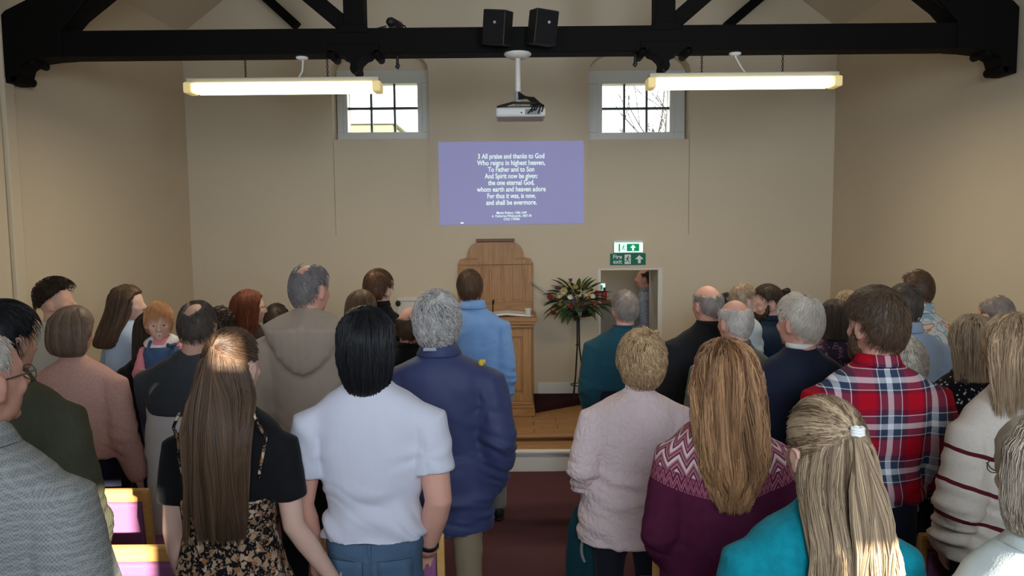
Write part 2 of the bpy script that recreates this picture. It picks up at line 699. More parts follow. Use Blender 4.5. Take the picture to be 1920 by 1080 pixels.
# ------------------------------------------------------------------ platform at the front
SX0, SX1 = -1.75, 0.86
stage = bpy.data.objects.new('floor_platform', None)
stage.location = (0, 6.25, 0)
COL.objects.link(stage)
struct(stage)


def sg(g):
    g.v = [v - np.array([0, 6.25, 0]) for v in g.v]
    return g


part('riser', sg(Geo().span((SX0, 6.25, 0), (SX1, YB, 0.16))), M_WHITE, stage, 0.004)
part('riser_cap', sg(Geo().span((SX0, 6.235, 0.16), (SX1, 6.30, 0.183))), M_WHITE, stage, 0.005)
for k in range(2):
    part('board', sg(Geo().span((SX0, 6.30 + k * .115, 0.12), (SX1, 6.41 + k * .115, 0.186))), M_OAKX, stage, 0.004)
part('step_face', sg(Geo().span((SX0, 6.53, 0.12), (SX1, 6.56, 0.215))), M_DKOAK, stage, 0.003)
part('nosing', sg(Geo().span((SX0, 6.515, 0.215), (SX1, 6.62, 0.24))), M_OAKX, stage, 0.006)
xs = [SX0, -1.1, -0.45, 0.24, SX1]
for r_ in range(5):
    cuts = [SX0] + [x + (0.17 if r_ % 2 else -0.05) for x in xs[1:-1]] + [SX1]
    for a, b in zip(cuts[:-1], cuts[1:]):
        part('board', sg(Geo().span((a + .002, 6.622 + r_ * .13, 0.12), (b - .002, 6.749 + r_ * .13, 0.236))), M_OAKX, stage, 0.003)
part('back_boards', sg(Geo().span((SX0, 7.275, 0.12), (SX1, YB, 0.236))), M_OAKX, stage)
dais = part('carpeted_dais', Geo().slab([(0.222, 7.32), (0.85, 7.74), (0.86, YB), (0.222, YB)], 0.237, 0.31), M_DARKCARPET, None, 0.008)
tag(dais, 'dark maroon carpeted low dais with an angled front edge beside the pulpit', 'dais')

# ------------------------------------------------------------------ pulpit and its tall panelled back
PX = P(929, 500, 7.8).x
pul = thing('pulpit', 'oak pulpit with moulded top and panelled front, at the far wall', 'pulpit', (PX, 7.25, 0.237))
zt_ = 0.95
hw = 0.385


def pbox(name, x0, x1, y0, y1, z0, z1, m=M_OAK, bev=0.004, par=None):
    return part(name, Geo().span((x0, y0, z0), (x1, y1, z1)), m, par or pul, bev)


pbox('base', -hw - .0, hw + .0, -0.06, .52, 0, .072, M_OAKX)
pbox('plinth_moulding', -hw + .02, hw - .01, -0.03, .52, .072, .10, M_OAKX, 0.008)
pbox('plinth_moulding', -hw + .03, hw - .02, -0.015, .52, .10, .135, M_OAKX, 0.008)
pbox('carcass', -hw + .05, hw - .04, 0.02, .5, .135, zt_ - .08)
for xa, xb in ((-hw + .04, -hw + .12), (-.05, .05), (hw - .11, hw - .03)):
    pbox('stile', xa, xb, 0.0, .04, .135, zt_ - .08)
for za, zb in ((.135, .22), (zt_ - .17, zt_ - .08)):
    for xa, xb in ((-hw + .12, -.05), (.05, hw - .11)):
        pbox('rail', xa, xb, 0.002, .04, za, zb)
for xa, xb in ((-hw + .14, -.07), (.07, hw - .13)):
    pbox('panel', xa, xb, 0.008, .03, .24, zt_ - .19, M_OAK, 0.007)
pbox('cornice', -hw + .02, hw - .01, -.03, .52, zt_ - .08, zt_ - .045, M_OAKX, 0.010)
pbox('cornice', -hw, hw + .01, -.05, .52, zt_ - .045, zt_ - .015, M_OAKX, 0.010)
pbox('desk_top', -hw - .01, hw + .03, -.06, .52, zt_ - .015, zt_ + .02, M_OAKX, 0.006)

zb0 = 0.31
pbk = thing('oak_panelling', 'tall oak panelled board with stepped curved shoulders against the far wall', 'panelling', (PX, YB - 0.055, zb0))
ztop = P(929, 450, 7.8).z - zb0
w2 = 0.395
zs1 = P(929, 490, 7.8).z - zb0
out = [(-w2, 0), (w2, 0), (w2, zs1 - .02), (w2 - .02, zs1), (w2 - .02, zs1 + .02), (w2 - .085, zs1 + .035)]
for t in np.linspace(0, 1, 7):
    a = t * math.pi / 2
    out.append((w2 - .10 - .11 * (1 - math.cos(a)) , zs1 + .045 + (ztop - zs1 - .075) * math.sin(a)))
out.append((.19, ztop - .02))
out2 = out + [(-x, z) for x, z in reversed(out[2:])]
part('board', Geo().prism(out2, 0, .05), M_OAK, pbk, 0.004)
part('cap_moulding', Geo().span((-.2, -.025, ztop - .02), (.2, .05, ztop + .012)), M_DKOAK, pbk, 0.006)
for s in (-1, 1):
    part('shoulder_moulding', Geo().span((s * (w2 - .08), -.012, zs1 + .018), (s * .26 if False else s * (w2 - .2), .01, zs1 + .034)), M_OAKX, pbk, 0.004)
pz0, pz1 = P(929, 570, 7.8).z - zb0, P(929, 497, 7.8).z - zb0
part('top_rail', Geo().span((-w2 + .01, -.016, pz1), (w2 - .01, .01, zs1 - .03)), M_OAKX, pbk, 0.004)
part('bottom_rail', Geo().span((-w2 + .01, -.016, pz0 - .12), (w2 - .01, .01, pz0 + .02)), M_OAKX, pbk, 0.004)
cs = [-w2 + .01, -w2 + .09, -.135, -.065, .085, .155, w2 - .09 + .0, w2 - .01]
for a, b in ((0, 1), (2, 3), (4, 5), (6, 7)):
    part('stile', Geo().span((cs[a], -.014, pz0 + .02), (cs[b], .01, pz1)), M_OAK, pbk, 0.004)
for a, b in ((1, 2), (3, 4), (5, 6)):
    part('panel', Geo().span((cs[a] + .02, -.008, pz0 + .04), (cs[b] - .02, .005, pz1 - .02)), M_OAK, pbk, 0.006)

pz = 0.237 + zt_ + .02
bk = thing('open_book', 'white open book lying on the pulpit top', 'book', (P(950, 580, 7.4).x, 7.45, pz))
for s in (-1, 1):
    part('page_block', Geo().box((s * .1, 0, .018), (.2, .26, .02), (0, s * .09, 0)), M_WHITE, bk, 0.003)
cup = thing('paper_cup', 'small white cup on the end of the pulpit top', 'cup', (P(990, 575, 7.35).x, 7.33, pz))
part('cup_wall', Geo().lathe([(.024, 0), (.033, .075), (.035, .078), (.031, .078), (.022, .01)], (0, 0, 0)), M_WHITE, cup, 0, True)
part('saucer', Geo().lathe([(.03, -.0), (.055, .006), (.055, .01), (.02, .006)]), M_WHITE, cup, 0, True)
mc = thing('microphone', 'thin black gooseneck microphone standing on the pulpit top', 'microphone', (P(924, 575, 7.3).x, 7.3, pz))
part('base', Geo().lathe([(.045, 0), (.045, .012), (.02, .02)]), M_IRON, mc, 0, True)
part('gooseneck', Geo().tube([(0, 0, .015), (0, 0, .09), (.003, -.01, .14)], .006, 8), M_IRON, mc, 0, True)
part('capsule', Geo().tube([(.003, -.01, .135), (.006, -.02, .165)], .011, 8), M_IRON, mc, 0, True)
rl = thing('handrail', 'slim pale metal handrail sloping down from the pulpit back', 'handrail', (0, 0, 0))
ra, rb = P(999, 531, 7.72), P(1036, 557, 7.68)
rl.location = (rb.x, rb.y, rb.z)
M_STEEL = plain('brushed_steel', (0.5, 0.5, 0.49), 0.35, 0.5, metal=0.7)
part('rail', Geo().tube([(0, 0, 0), ra - rb], .011, 8), M_STEEL, rl, 0, True)
part('wall_bracket', Geo().tube([ra - rb, ra - rb + Vector((0, .14, 0))], .014, 8), M_STEEL, rl, 0, True)
part('wall_bracket', Geo().tube([(0, 0, 0), (0, .18, 0)], .012, 8), M_STEEL, rl, 0, True)

# framed hatch in the far wall, left of the pulpit
hx0, hx1, hz0, hz1 = wx(742), wx(838), wz(650), wz(556)
ht = thing('wall_cupboard', 'white panelled cupboard door in the far wall behind the boy in black', 'cupboard', (hx0, YB - .03, hz0))
W_, H_ = hx1 - hx0, hz1 - hz0
part('door_panel', Geo().span((.03, .008, .03), (W_ - .03, .03, H_ - .03)), M_CREAM, ht)
for a, b in (((0, -.01, H_ - .035), (W_, .03, H_)), ((0, -.01, 0), (W_, .03, .035)), ((0, -.01, .035), (.035, .03, H_ - .035)), ((W_ - .035, -.01, .035), (W_, .03, H_ - .035))):
    part('frame', Geo().span(a, b), M_CREAM, ht, 0.005)
kn = P(741, 568, YB)
part('knob', Geo().ell((.012, -.03, kn.z - hz0), (.028, .03, .032)), M_IRON, ht, 0, True)

lowc = thing('low_cabinet', 'low brown wooden cabinet against the far wall right of the doorway', 'cabinet', (wx(1262) + .1, YB - .3, 0))
part('carcass', Geo().span((-.16, 0, .02), (.3, .27, .84)), M_OAK, lowc, 0.005)
part('top', Geo().span((-.18, -.02, .84), (.32, .28, .87)), M_OAKX, lowc, 0.005)
part('door', Geo().span((-.13, -.012, .06), (.27, .01, .8)), M_OAK, lowc, 0.005)
part('knob', Geo().ell((-.09, -.03, .5), (.014, .018, .014)), M_IRON, lowc, 0, True)

# ------------------------------------------------------------------ projected slide
sl, sr = P(822, 267, YB), P(1094, 263, YB)
bl = P(828, 422, YB)
cx_, cz_ = (sl.x + sr.x) / 2, (sl.z + bl.z) / 2
sw, sh = sr.x - sl.x, (sl.z - bl.z)
scr = thing('projection_screen', 'lilac blue projected slide of hymn words on the far wall', 'screen', (cx_, YB - .012, cz_))
ts = NT('slide_light', 0.8)
gn = ts.mix(ts.noise(2.2, 3), lin((131, 131, 172)), lin((135, 135, 184)))
ts.color((0.1, 0.1, 0.12))
ts.put(ts.b.inputs['Emission Color'], gn)
ts.b.inputs['Emission Strength'].default_value = 0.93
part('sheet', Geo().box((0, 0, 0), (sw, .012, sh)), ts.m, scr)
M_TXT = emis('slide_lettering', lin((205, 224, 220)), 0.95)
lines = ['3 All praise and thanks to God', 'Who reigns in highest heaven,', 'To Father and to Son', 'And Spirit now be given:',
         'the one eternal God,', 'whom earth and heaven adore', 'For thus it was, is now,', 'and shall be evermore.']
for i, l in enumerate(lines):
    zz = P(958, 293.5 + i * 12.35, YB).z - cz_
    o = link('lettering', text_mesh(l, .072, bold=.0012), M_TXT, scr)
    o.location = (0, -.008, zz)
    wid = max(v.co.x for v in o.data.vertices) - min(v.co.x for v in o.data.vertices)
    tgt = [123, 126, 86, 98, 86, 128, 90, 94][i] / 178.0
    o.scale = (tgt / wid, 1, 1.0)
for i, l in enumerate(['Martin Rinkart, 1586-1649', 'tr. Catherine Winkworth, 1827-78', 'CCLI 175986']):
    o = link('lettering', text_mesh(l, .034, bold=.0006), M_TXT, scr)
    o.location = (0, -.008, P(958, 399 + i * 6, YB).z - cz_)
    wid = max(v.co.x for v in o.data.vertices) - min(v.co.x for v in o.data.vertices)
    o.scale = ([56, 74, 30][i] / 178.0 / wid, 1, 1)
part('slide_mark', Geo().box((-.5 * sw + .235, -.008, -.5 * sh + .02), (.03, .004, .015)), M_TXT, scr)

# ------------------------------------------------------------------ exit signs
M_GREEN = emis('exit_green_lit', lin((0, 140, 90)), 0.55)
M_GLOW = emis('exit_white_lit', lin((215, 250, 235)), 1.0)
M_SGREEN = plain('exit_green', (0.0, 0.16, 0.095), 0.5)
M_SWHITE = plain('sign_white', (0.85, 0.88, 0.85), 0.5)


def arrow(cx, cz, h, w, y):
    return Geo().prism([(cx - w * .16, cz - h / 2), (cx + w * .16, cz - h / 2), (cx + w * .16, cz), (cx + w / 2, cz), (cx, cz + h / 2), (cx - w / 2, cz), (cx - w * .16, cz)], y, y + .004)


def runner(cx, cz, h, y):
    g = Geo()
    k = h / 1.0

    def q(*p):
        return [(cx + a * k, y, cz + b * k) for a, b in p]
    for pts, r in ((((.0, .22), (-.04, -.05)), .07), (((-.04, -.05), (.16, -.16), (.13, -.4)), .05), (((-.04, -.05), (-.14, -.25), (-.34, -.28)), .05),
                   (((0, .2), (.2, .1), (.27, .2)), .04), (((0, .2), (-.18, .12), (-.2, -.04)), .04)):
        g.tube(q(*pts), r * k, 6)
    g.ell((cx + .06 * k, y, cz + .38 * k), (.08 * k, .02, .08 * k), None, 10, 6)
    return g


e1 = P(1177, 464, YB)
ex = thing('exit_sign', 'illuminated green and white emergency exit light box, the upper of two signs over the doorway', 'sign', (e1.x, YB - .05, e1.z))
part('casing', Geo().span((-.155, 0, -.055), (.155, .05, .075)), M_WHITE, ex, 0.008)
part('diffuser', Geo().span((-.15, -.012, -.05), (.15, .0, .05)), M_GLOW, ex, 0.004)
part('green_field', Geo().span((-.02, -.017, -.037), (.11, -.011, .04)), M_GREEN, ex)
part('arrow', arrow(.045, 0, .06, .06, -.022), M_GLOW, ex)
part('green_field', Geo().span((-.105, -.017, -.04), (-.09, -.011, .04)), M_GREEN, ex)
part('running_figure', runner(-.055, 0, .07, -.016), M_GREEN, ex)
part('lamp_rim', Geo().span((-.13, -.02, .062), (.13, .02, .082)), M_WHITE, ex, 0.006)
e2 = P(1177, 486, YB)
es = thing('fire_exit_sign', 'flat green Fire exit sign with running figure and arrow, lower of two over the doorway', 'sign', (e2.x, YB - .012, e2.z))
part('plate', Geo().span((-.187, 0, -.06), (.187, .012, .06)), M_SGREEN, es, 0.002)
for i, tword in enumerate(('Fire', 'exit')):
    o = link('lettering', text_mesh(tword, .062, bold=.001), M_SWHITE, es)
    o.location = (-.11, -.002, .026 - i * .052)
part('white_field', Geo().span((-.035, -.003, -.05), (.03, .001, .05)), M_SWHITE, es)
part('running_figure', runner(-.002, 0, .085, -.005), M_SGREEN, es)
part('arrow', arrow(.12, 0, .085, .09, -.004), M_SWHITE, es)
e3 = P(1126, 540, 9.0)
e3x = thing('exit_sign', 'small lit green exit sign inside the passage, at the doorway edge', 'sign', (e3.x + .05, 9.55, P(1126, 540, 9.5).z))
part('casing', Geo().span((-.13, 0, -.05), (.08, .05, .06)), M_WHITE, e3x, 0.006)
part('diffuser', Geo().span((-.125, -.012, -.045), (.075, .0, .05)), M_GLOW, e3x, 0.004)
part('green_field', Geo().span((-.11, -.017, -.03), (.04, -.011, .035)), M_GREEN, e3x)
part('arrow', arrow(-.03, 0, .05, .05, -.022), M_GLOW, e3x)
sp_ = P(1140, 566, 9.3)
shf = thing('wall_shelf', 'dark shelf on the passage wall seen through the doorway', 'shelf', (sp_.x, 9.6, sp_.z))
part('board', Geo().span((-.25, -.22, -.035), (.35, 0, 0)), M_DKOAK, shf, 0.004)
for s in (-.15, .25):
    part('bracket', Geo().prism([(s - .01, -.035), (s + .01, -.035), (s + .01, -.2), (s - .01, -.2)], -.03, 0), M_IRON, shf)
ext = thing('fire_extinguisher', 'small red fire extinguisher standing on the dark shelf in the passage', 'extinguisher', (P(1131, 560, 9.45).x + .02, 9.5, sp_.z))
part('cylinder', Geo().lathe([(.028, 0), (.031, .01), (.031, .10), (.02, .13), (.012, .14)]), plain('red_enamel', (0.35, 0.02, 0.02), 0.35, 0.5), ext, 0, True)
part('valve', Geo().span((-.014, -.014, .14), (.014, .014, .165)).span((-.008, -.045, .15), (.008, -.01, .16)), M_IRON, ext)

# ------------------------------------------------------------------ roof truss
tr = thing('roof_truss', 'black painted timber roof truss with carved pendants spanning the hall', 'truss', (0, YT, P(960, 81, YT).z))
tz = tr.location.z


def rp(px, py, Y=YT):
    p = P(px, py, Y)
    # undo the small roll of the camera so that the timbers lie level
    return (p.x, p.z - tz - math.tan(ROLL) * 0)


bt, bb = .088, -.078
D0, D1 = -.085, .085
part('tie_beam', Geo().span((-XW + .05, D0, bb), (XW - .05, D1, bt)), M_BLACK, tr, 0.006)
qx = P(680, 40, YT).x
qx2 = P(1257, 40, YT).x
qh = (qx2 - qx) / 2
for s in (-1, 1):
    q0 = s * qh
    part('queen_post', Geo().span((q0 - .065, D0 + .005, bt), (q0 + .065, D1 - .005, ZR - tz - qh * .75 - .25)), M_BLACK, tr, 0.006)
    # rafter
    a = Vector((s * (XW - .28), 0, .12))
    b = Vector((s * .1, 0, .12 + (XW - .38) * .75))
    part('rafter', Geo().beam(a, b, .19, .16, (0, 0, 1)), M_BLACK, tr, 0.006)
    # strut from the foot of the post up and outwards
    part('strut', Geo().beam((s * (qh + .05), 0, bt + .02), (s * (qh + 1.1), 0, bt + .9), .10, .12, (0, 0, 1)), M_BLACK, tr, 0.005)
    # haunch at the wall
    hn = [(XW - .02, -.22), (XW - .02, .18), (XW - .06, .22), (XW - .36, .36), (XW - .62, .30), (XW - .42, bt), (XW - .42, bb),
          (XW - .32, bb - .005), (XW - .20, bb - .02), (XW - .13, -.14), (XW - .11, -.20)]
    part('haunch', Geo().prism([(s * x, z) for x, z in hn][::s], -.095, .095), M_BLACK, tr, 0.006)
    part('scroll', Geo().tube([(s * (XW - .20), -.09, -.108), (s * (XW - .20), .09, -.108)], .027, 12, False), M_BLACK, tr, 0, True)
    part('scroll', Geo().tube([(s * (XW - .10), -.09, -.215), (s * (XW - .10), .09, -.215)], .03, 12, False)
         .prism([(s * x, z) for x, z in [(XW - .02, -.245), (XW - .02, -.15), (XW - .10, -.18), (XW - .11, -.22), (XW - .08, -.245)]][::s], -.09, .09), M_BLACK, tr, 0, False)
    part('bolt', Geo().ell((s * (XW - .5), -.1, .24), (.014, .012, .014), None, 8, 6), M_BLACK, tr, 0, True)
    # carved pendant under the post
    half = [(0, bb - .135), (.02, bb - .12), (.028, bb - .095), (.022, bb - .07), (.03, bb - .05), (.06, bb - .022), (.09, bb - .012), (.105, bb + .005), (.17, bb + .005), (.17, bb + .06), (0, bb + .06)]
    pend = [(x + q0, z) for x, z in half] + [(-x + q0, z) for x, z in reversed(half[1:-1])]
    part('pendant', Geo().prism(pend, -.1, .1), M_BLACK, tr, 0.004)
    for e in (-1, 1):
        part('scroll', Geo().tube([(q0 + e * .15, -.1, bb - .006), (q0 + e * .15, .1, bb - .006)], .026, 12, False), M_BLACK, tr, 0, True)
    part('gusset', Geo().prism([(q0 - .11, bt - .03), (q0 + .11, bt - .03), (q0 + .08, bt + .025), (q0 - .08, bt + .025)], -.092, .092), M_BLACK, tr, 0.004)
    # timber of the far truss, cut off where it meets the gable wall
    f0, f1 = P(960 + s * 403 + 0, 49, YB - .1), P(960 + s * 463 + 2, -4, YB - .1)
    fo = thing('roof_brace', 'dark brace timber on the far gable wall, %s the beam' % ('left of the speakers above' if s < 0 else 'right of the speakers above'), 'timber',
               ((f0.x), YB - .1, f0.z))
    dv = (f1 - f0).normalized()
    part('timber', Geo().beam(Vector((0, 0, 0)), dv * .95, .09, .12, (0, 0, 1)), M_BLACK, fo, 0.005)
    part('wall_plate', Geo().beam(dv * .05 + Vector((0, .05, 0)), dv * .9 + Vector((0, .05, 0)), .06, .09, (0, 0, 1)), M_BLACK, fo, 0.004)

# hooks and a small spotlight on the beam
for px in (745, 1191):
    p = P(px, 104, YT)
    hk = thing('beam_hook', 'short black iron hook under the beam, %s' % ('beside the left carved pendant' if px < 900 else 'beside the right carved pendant'), 'hook', (p.x, YT, tz + bb))
    part('shank', Geo().tube([(0, 0, 0), (0, 0, -.05)], .009, 8), M_IRON, hk, 0, True)
    part('eye', Geo().tube([(0, 0, -.05), (.006, 0, -.065), (0, 0, -.08), (-.006, 0, -.07)], .011, 8), M_IRON, hk, 0, True)
p = P(737, 47, YT)
sc_ = thing('spotlight', 'small black spotlight with trailing lead on top of the beam beside a post', 'spotlight', (p.x, YT, tz + bt))
part('clamp', Geo().box((0, 0, .015), (.05, .06, .03)), M_IRON, sc_, 0.004)
part('head', Geo().tube([(-.01, -.03, .05), (.03, .06, .045)], .032, 12), M_IRON, sc_, 0, True)
part('lead', Geo().tube([(-.05, 0, .03), (-.09, 0, .02), (-.14, 0, .005)], .006, 6).tube([(.04, 0, .045), (.08, 0, .03), (.09, 0, .0)], .006, 6), M_IRON, sc_, 0, True)

# loudspeakers
M_SPK = plain('black_speaker', (0.011, 0.010, 0.010), 0.6, 0.3, 0.2, 80)
for px, s, lab in ((934, -1, 'black loudspeaker clamped to the beam, tilted, left of the pair'), (1015, 1, 'black loudspeaker clamped to the beam, upright, right of the pair')):
    p = P(px, 67, YT)
    sp = thing('loudspeaker', lab, 'loudspeaker', (p.x, YT - .2, p.z))
    sp.rotation_euler = (R(9), R(8 if s < 0 else 3.5), R(20 * s))
    part('cabinet', Geo().box((0, .0, 0), (.155, .14, .215)), M_SPK, sp, 0.008)
    part('grille', Geo().box((0, -.074, .0), (.135, .008, .195)), plain('speaker_cloth', (0.014, 0.013, 0.013), 0.95, 0.1, 0.3, 200, 0.3, 400), sp, 0.003)
    part('badge', Geo().tube([(.01, -.077, .03), (.01, -.081, .03)], .009, 12, False), plain('silver_badge', (0.6, 0.6, 0.6), 0.3, 0.5, metal=0.5), sp)
    part('bracket', Geo().tube([(0, .06, 0), (0, .14, 0)], .02, 8), M_IRON, sp, 0, True)

# projector
pj = P(976, 213, YT - .1)
top_ = tz + bb
pr = thing('projector', 'white projector hanging upside down from the beam on a pole', 'projector', (pj.x, YT - .05, pj.z - .03))
hgt = top_ - (pj.z - .03)
part('casing', Geo().box((0, 0, .03), (.325, .25, .062)), plain('off_white_plastic', (0.62, 0.60, 0.56), 0.45, 0.4), pr, 0.014)
part('lens', Geo().tube([(.1, .12, .03), (.1, .14, .03)], .026, 14, False), M_IRON, pr)
part('vent_panel', Geo().box((.08, -.127, .03), (.1, .006, .035)), plain('grey_vent', (0.25, 0.24, 0.23), 0.6), pr, 0.002)
part('sensor', Geo().ell((0.005, -.127, .025), (.005, .004, .005), None, 8, 6), M_IRON, pr)
part('mount_plate', Geo().box((0, 0, .068), (.27, .16, .012)).box((-.1, 0, .08), (.03, .14, .02)).box((.09, 0, .085), (.05, .12, .03)), M_IRON, pr, 0.003)
part('pole', Geo().tube([(-.015, 0, .08), (-.015, 0, hgt - .02)], .019, 12, False), M_CREAM, pr, 0, True)
part('pole_joint', Geo().tube([(-.015, 0, .12), (-.015, 0, .18)], .025, 12, False), plain('grey_joint', (0.35, 0.34, 0.33), 0.5), pr, 0, True)
part('ceiling_rose', Geo().lathe([(.055, -.035), (.09, -.012), (.09, 0)], (-.015, 0, hgt)), M_CREAM, pr, 0, True)
cb = Geo()
for k in range(5):
    cb.tube([(-.01, -.03, .17 - .01 * k), (.04 + .012 * k, -.07, .13), (.09 + .01 * k, -.10, .085), (.07 + .02 * k, -.132, .045 + .006 * k), (.05 + .022 * k, -.136, .022 + .008 * (k % 3))], .0055, 6)
cb.tube([(-.15, -.05, .075), (-.05, -.09, .095), (.1, -.1, .09), (.15, -.06, .075)], .008, 6)
part('cable', cb, M_IRON, pr, 0, True)

# fluorescent lamps under the beam
M_TUBE = emis('fluorescent_glow', (1.0, 0.91, 0.66), 3.6)
M_ENDC = emis('lamp_end_glow', (0.85, 0.66, 0.3), 0.42)
M_BATT = plain('cream_batten', (0.55, 0.50, 0.36), 0.5)
for pa, pb, ch, lab in (((350, 165), (716, 160), (459, 613), 'lit fluorescent batten lamp hanging on chains over the left congregation'),
                        ((1212, 155), (1573, 151), (1316, 1468), 'lit fluorescent batten lamp hanging on chains over the right congregation')):
    A, B = P(*pa, YT), P(*pb, YT)
    c = (A + B) / 2
    hl = (B.x - A.x) / 2
    lamp = thing('ceiling_lamp', lab, 'lamp', (c.x, YT, c.z))
    part('batten', Geo().box((0, 0, .038), (2 * hl - .03, .09, .034)), M_BATT, lamp, 0.006)
    part('diffuser', Geo().box((0, 0, -.012), (2 * hl - .11, .13, .066)), M_TUBE, lamp, 0.022, True)
    for s in (-1, 1):
        part('end_cap', Geo().box((s * (hl - .028), 0, -.01), (.056, .135, .072)), M_ENDC, lamp, 0.012)
    for cpx in ch:
        xx = P(cpx, 100, YT).x - c.x
        g = Geo()
        zz = .055
        ztop_ = tz + bb - c.z
        k = 0
        while zz < ztop_:
            m = Euler((0, 0, R(90) * (k % 2))).to_matrix()
            pts = [m @ Vector((.006 * math.cos(t), 0, .011 * math.sin(t))) + Vector((xx, 0, zz + .007)) for t in np.linspace(0, 2 * math.pi, 9)]
            g.tube(pts, .0024, 5, False)
            zz += .017
            k += 1
        part('chain', g, M_IRON, lamp, 0, True)
    mx = P(sum(ch) / 2 + 30 if c.x < 0 else 1378, 100, YT).x - c.x
    part('flex', Geo().tube([(mx, 0, tz + bb - c.z), (mx + .005, 0, .16), (mx + (.0 if c.x < 0 else .04), 0, .10), (mx + (-.03 if c.x < 0 else .075), 0, .055)], .006, 8), M_WHITE, lamp, 0, True)
    part('cable_rose', Geo().lathe([(.02, -.02), (.04, -.01), (.04, 0)], (mx, 0, tz + bb - c.z)), M_WHITE, lamp, 0, True)
    area('lamp_light', (c.x, YT, c.z - .06), (0, 0, 0), 2 * hl - .12, .1, 24, (1.0, 0.87, 0.66))

# ------------------------------------------------------------------ flower stand and arrangement
fp = P(1082, 737, 7.72)
fx = fp.x
FZ = 0.312
FY = 7.60
st = thing('flower_stand', 'tall black wrought iron tripod stand holding the flowers', 'stand', (fx - .0, FY, FZ))
zf = P(1082, 592, FY).z - FZ
for k in range(3):
    a = R(90 + 120 * k + 25)
    ca, sa = math.cos(a), math.sin(a)
    part('leg', Geo().tube([(ca * .012, sa * .012, zf), (ca * .014, sa * .014, zf - .32), (ca * .05, sa * .05, .24), (ca * .10, sa * .10, .0)], .0085, 8), M_IRON, st, 0, True)
ring = [(.075 * math.cos(t), .075 * math.sin(t), .15) for t in np.linspace(0, 2 * math.pi, 17)]
part('ring', Geo().tube(ring, .006, 6, False), M_IRON, st, 0, True)
ring = [(.02 * math.cos(t), .02 * math.sin(t), zf - .30) for t in np.linspace(0, 2 * math.pi, 13)]
part('collar', Geo().tube(ring, .006, 6, False), M_IRON, st, 0, True)
part('dish', Geo().lathe([(.02, zf - .02), (.14, zf - .0), (.15, zf + .015), (.145, zf + .018), (.02, zf + .0)]), M_IRON, st, 0, True)
fa = thing('flower_arrangement', 'large arrangement of red and cream flowers with dark leaves on the iron stand', 'flowers', (fx, FY, FZ + zf + .005))
part('bowl', Geo().lathe([(.07, .0), (.11, .03), (.12, .09), (.11, .09), (.05, .02)]), M_IRON, fa, 0, True)
M_LEAF = plain('dark_green_leaf', (0.035, 0.075, 0.025), 0.55, 0.3, 0.5, 14)
M_LEAF2 = plain('bright_leaf', (0.09, 0.14, 0.05), 0.55, 0.3, 0.4, 14)


def leaf_mesh(L, w):
    g = Geo()
    n = 6
    v, f = [], []
    for i in range(n + 1):
        t = i / n
        ww = w * math.sin(math.pi * (t ** .8)) ** .8 + .001
        z = -.35 * L * t * t
        v += [(-ww, L * t, z + ww * .35), (0, L * t, z), (ww, L * t, z + ww * .35), (0, L * t, z - .002)]
    for i in range(n):
        a, b = i * 4, i * 4 + 4
        f += [(a, a + 1, b + 1, b), (a + 1, a + 2, b + 2, b + 1), (a + 2, a + 3, b + 3, b + 2), (a + 3, a, b, b + 3)]
    return g.add(v, f).mesh('leaf')


lms = [leaf_mesh(.17, .028), leaf_mesh(.13, .022)]
lms[0].materials.append(M_LEAF)
lms[1].materials.append(M_LEAF2)
stems = Geo()
for k in range(90):
    a = random.uniform(0, 2 * math.pi)
    el = random.uniform(-.5, 1.25)
    rr = random.uniform(.09, .19)
    d = Vector((math.cos(a) * math.cos(el) * 1.25, math.sin(a) * math.cos(el) * .55, math.sin(el) * 1.0))
    pos = Vector((0, 0, .12)) + d * rr
    o = bpy.data.objects.new('leaf', lms[0 if random.random() < .7 else 1])
    COL.objects.link(o)
    o.parent = fa
    o.location = pos
    q = d.to_track_quat('Y', 'Z')
    o.rotation_euler = q.to_euler()
    if k % 2 == 0:
        stems.tube([(0, 0, .05), pos * .6 + Vector((0, 0, .05)), pos], .003, 5)
part('stem', stems, M_LEAF, fa)['kind'] = 'stuff'
FLC = {'red': (0.20, 0.025, 0.025), 'orange': (0.35, 0.10, 0.03), 'cream': (0.60, 0.50, 0.28), 'purple': (0.09, 0.05, 0.10), 'white': (0.68, 0.64, 0.56), 'ochre': (0.33, 0.22, 0.07)}
FLM = {k: plain(k + '_petals', v, 0.7, 0.2, 0.3, 40) for k, v in FLC.items()}


def flower_mesh(kind, r):
    g = Geo()
    n = 9
    for layer in range(2):
        for i in range(n):
            a = 2 * math.pi * (i + .5 * layer) / n
            tilt = .5 + .5 * layer
            m = Euler((-tilt, 0, a)).to_matrix()
            c = m @ Vector((0, r * .55, 0))
            g.ell(c, (r * .22, r * .5, r * .07), m, 7, 5)
    g.ell((0, 0, r * .15), (r * .3, r * .3, r * .25), None, 8, 6)
    me = g.mesh(kind + '_flower')
    me.materials.append(FLM[kind])
    return me


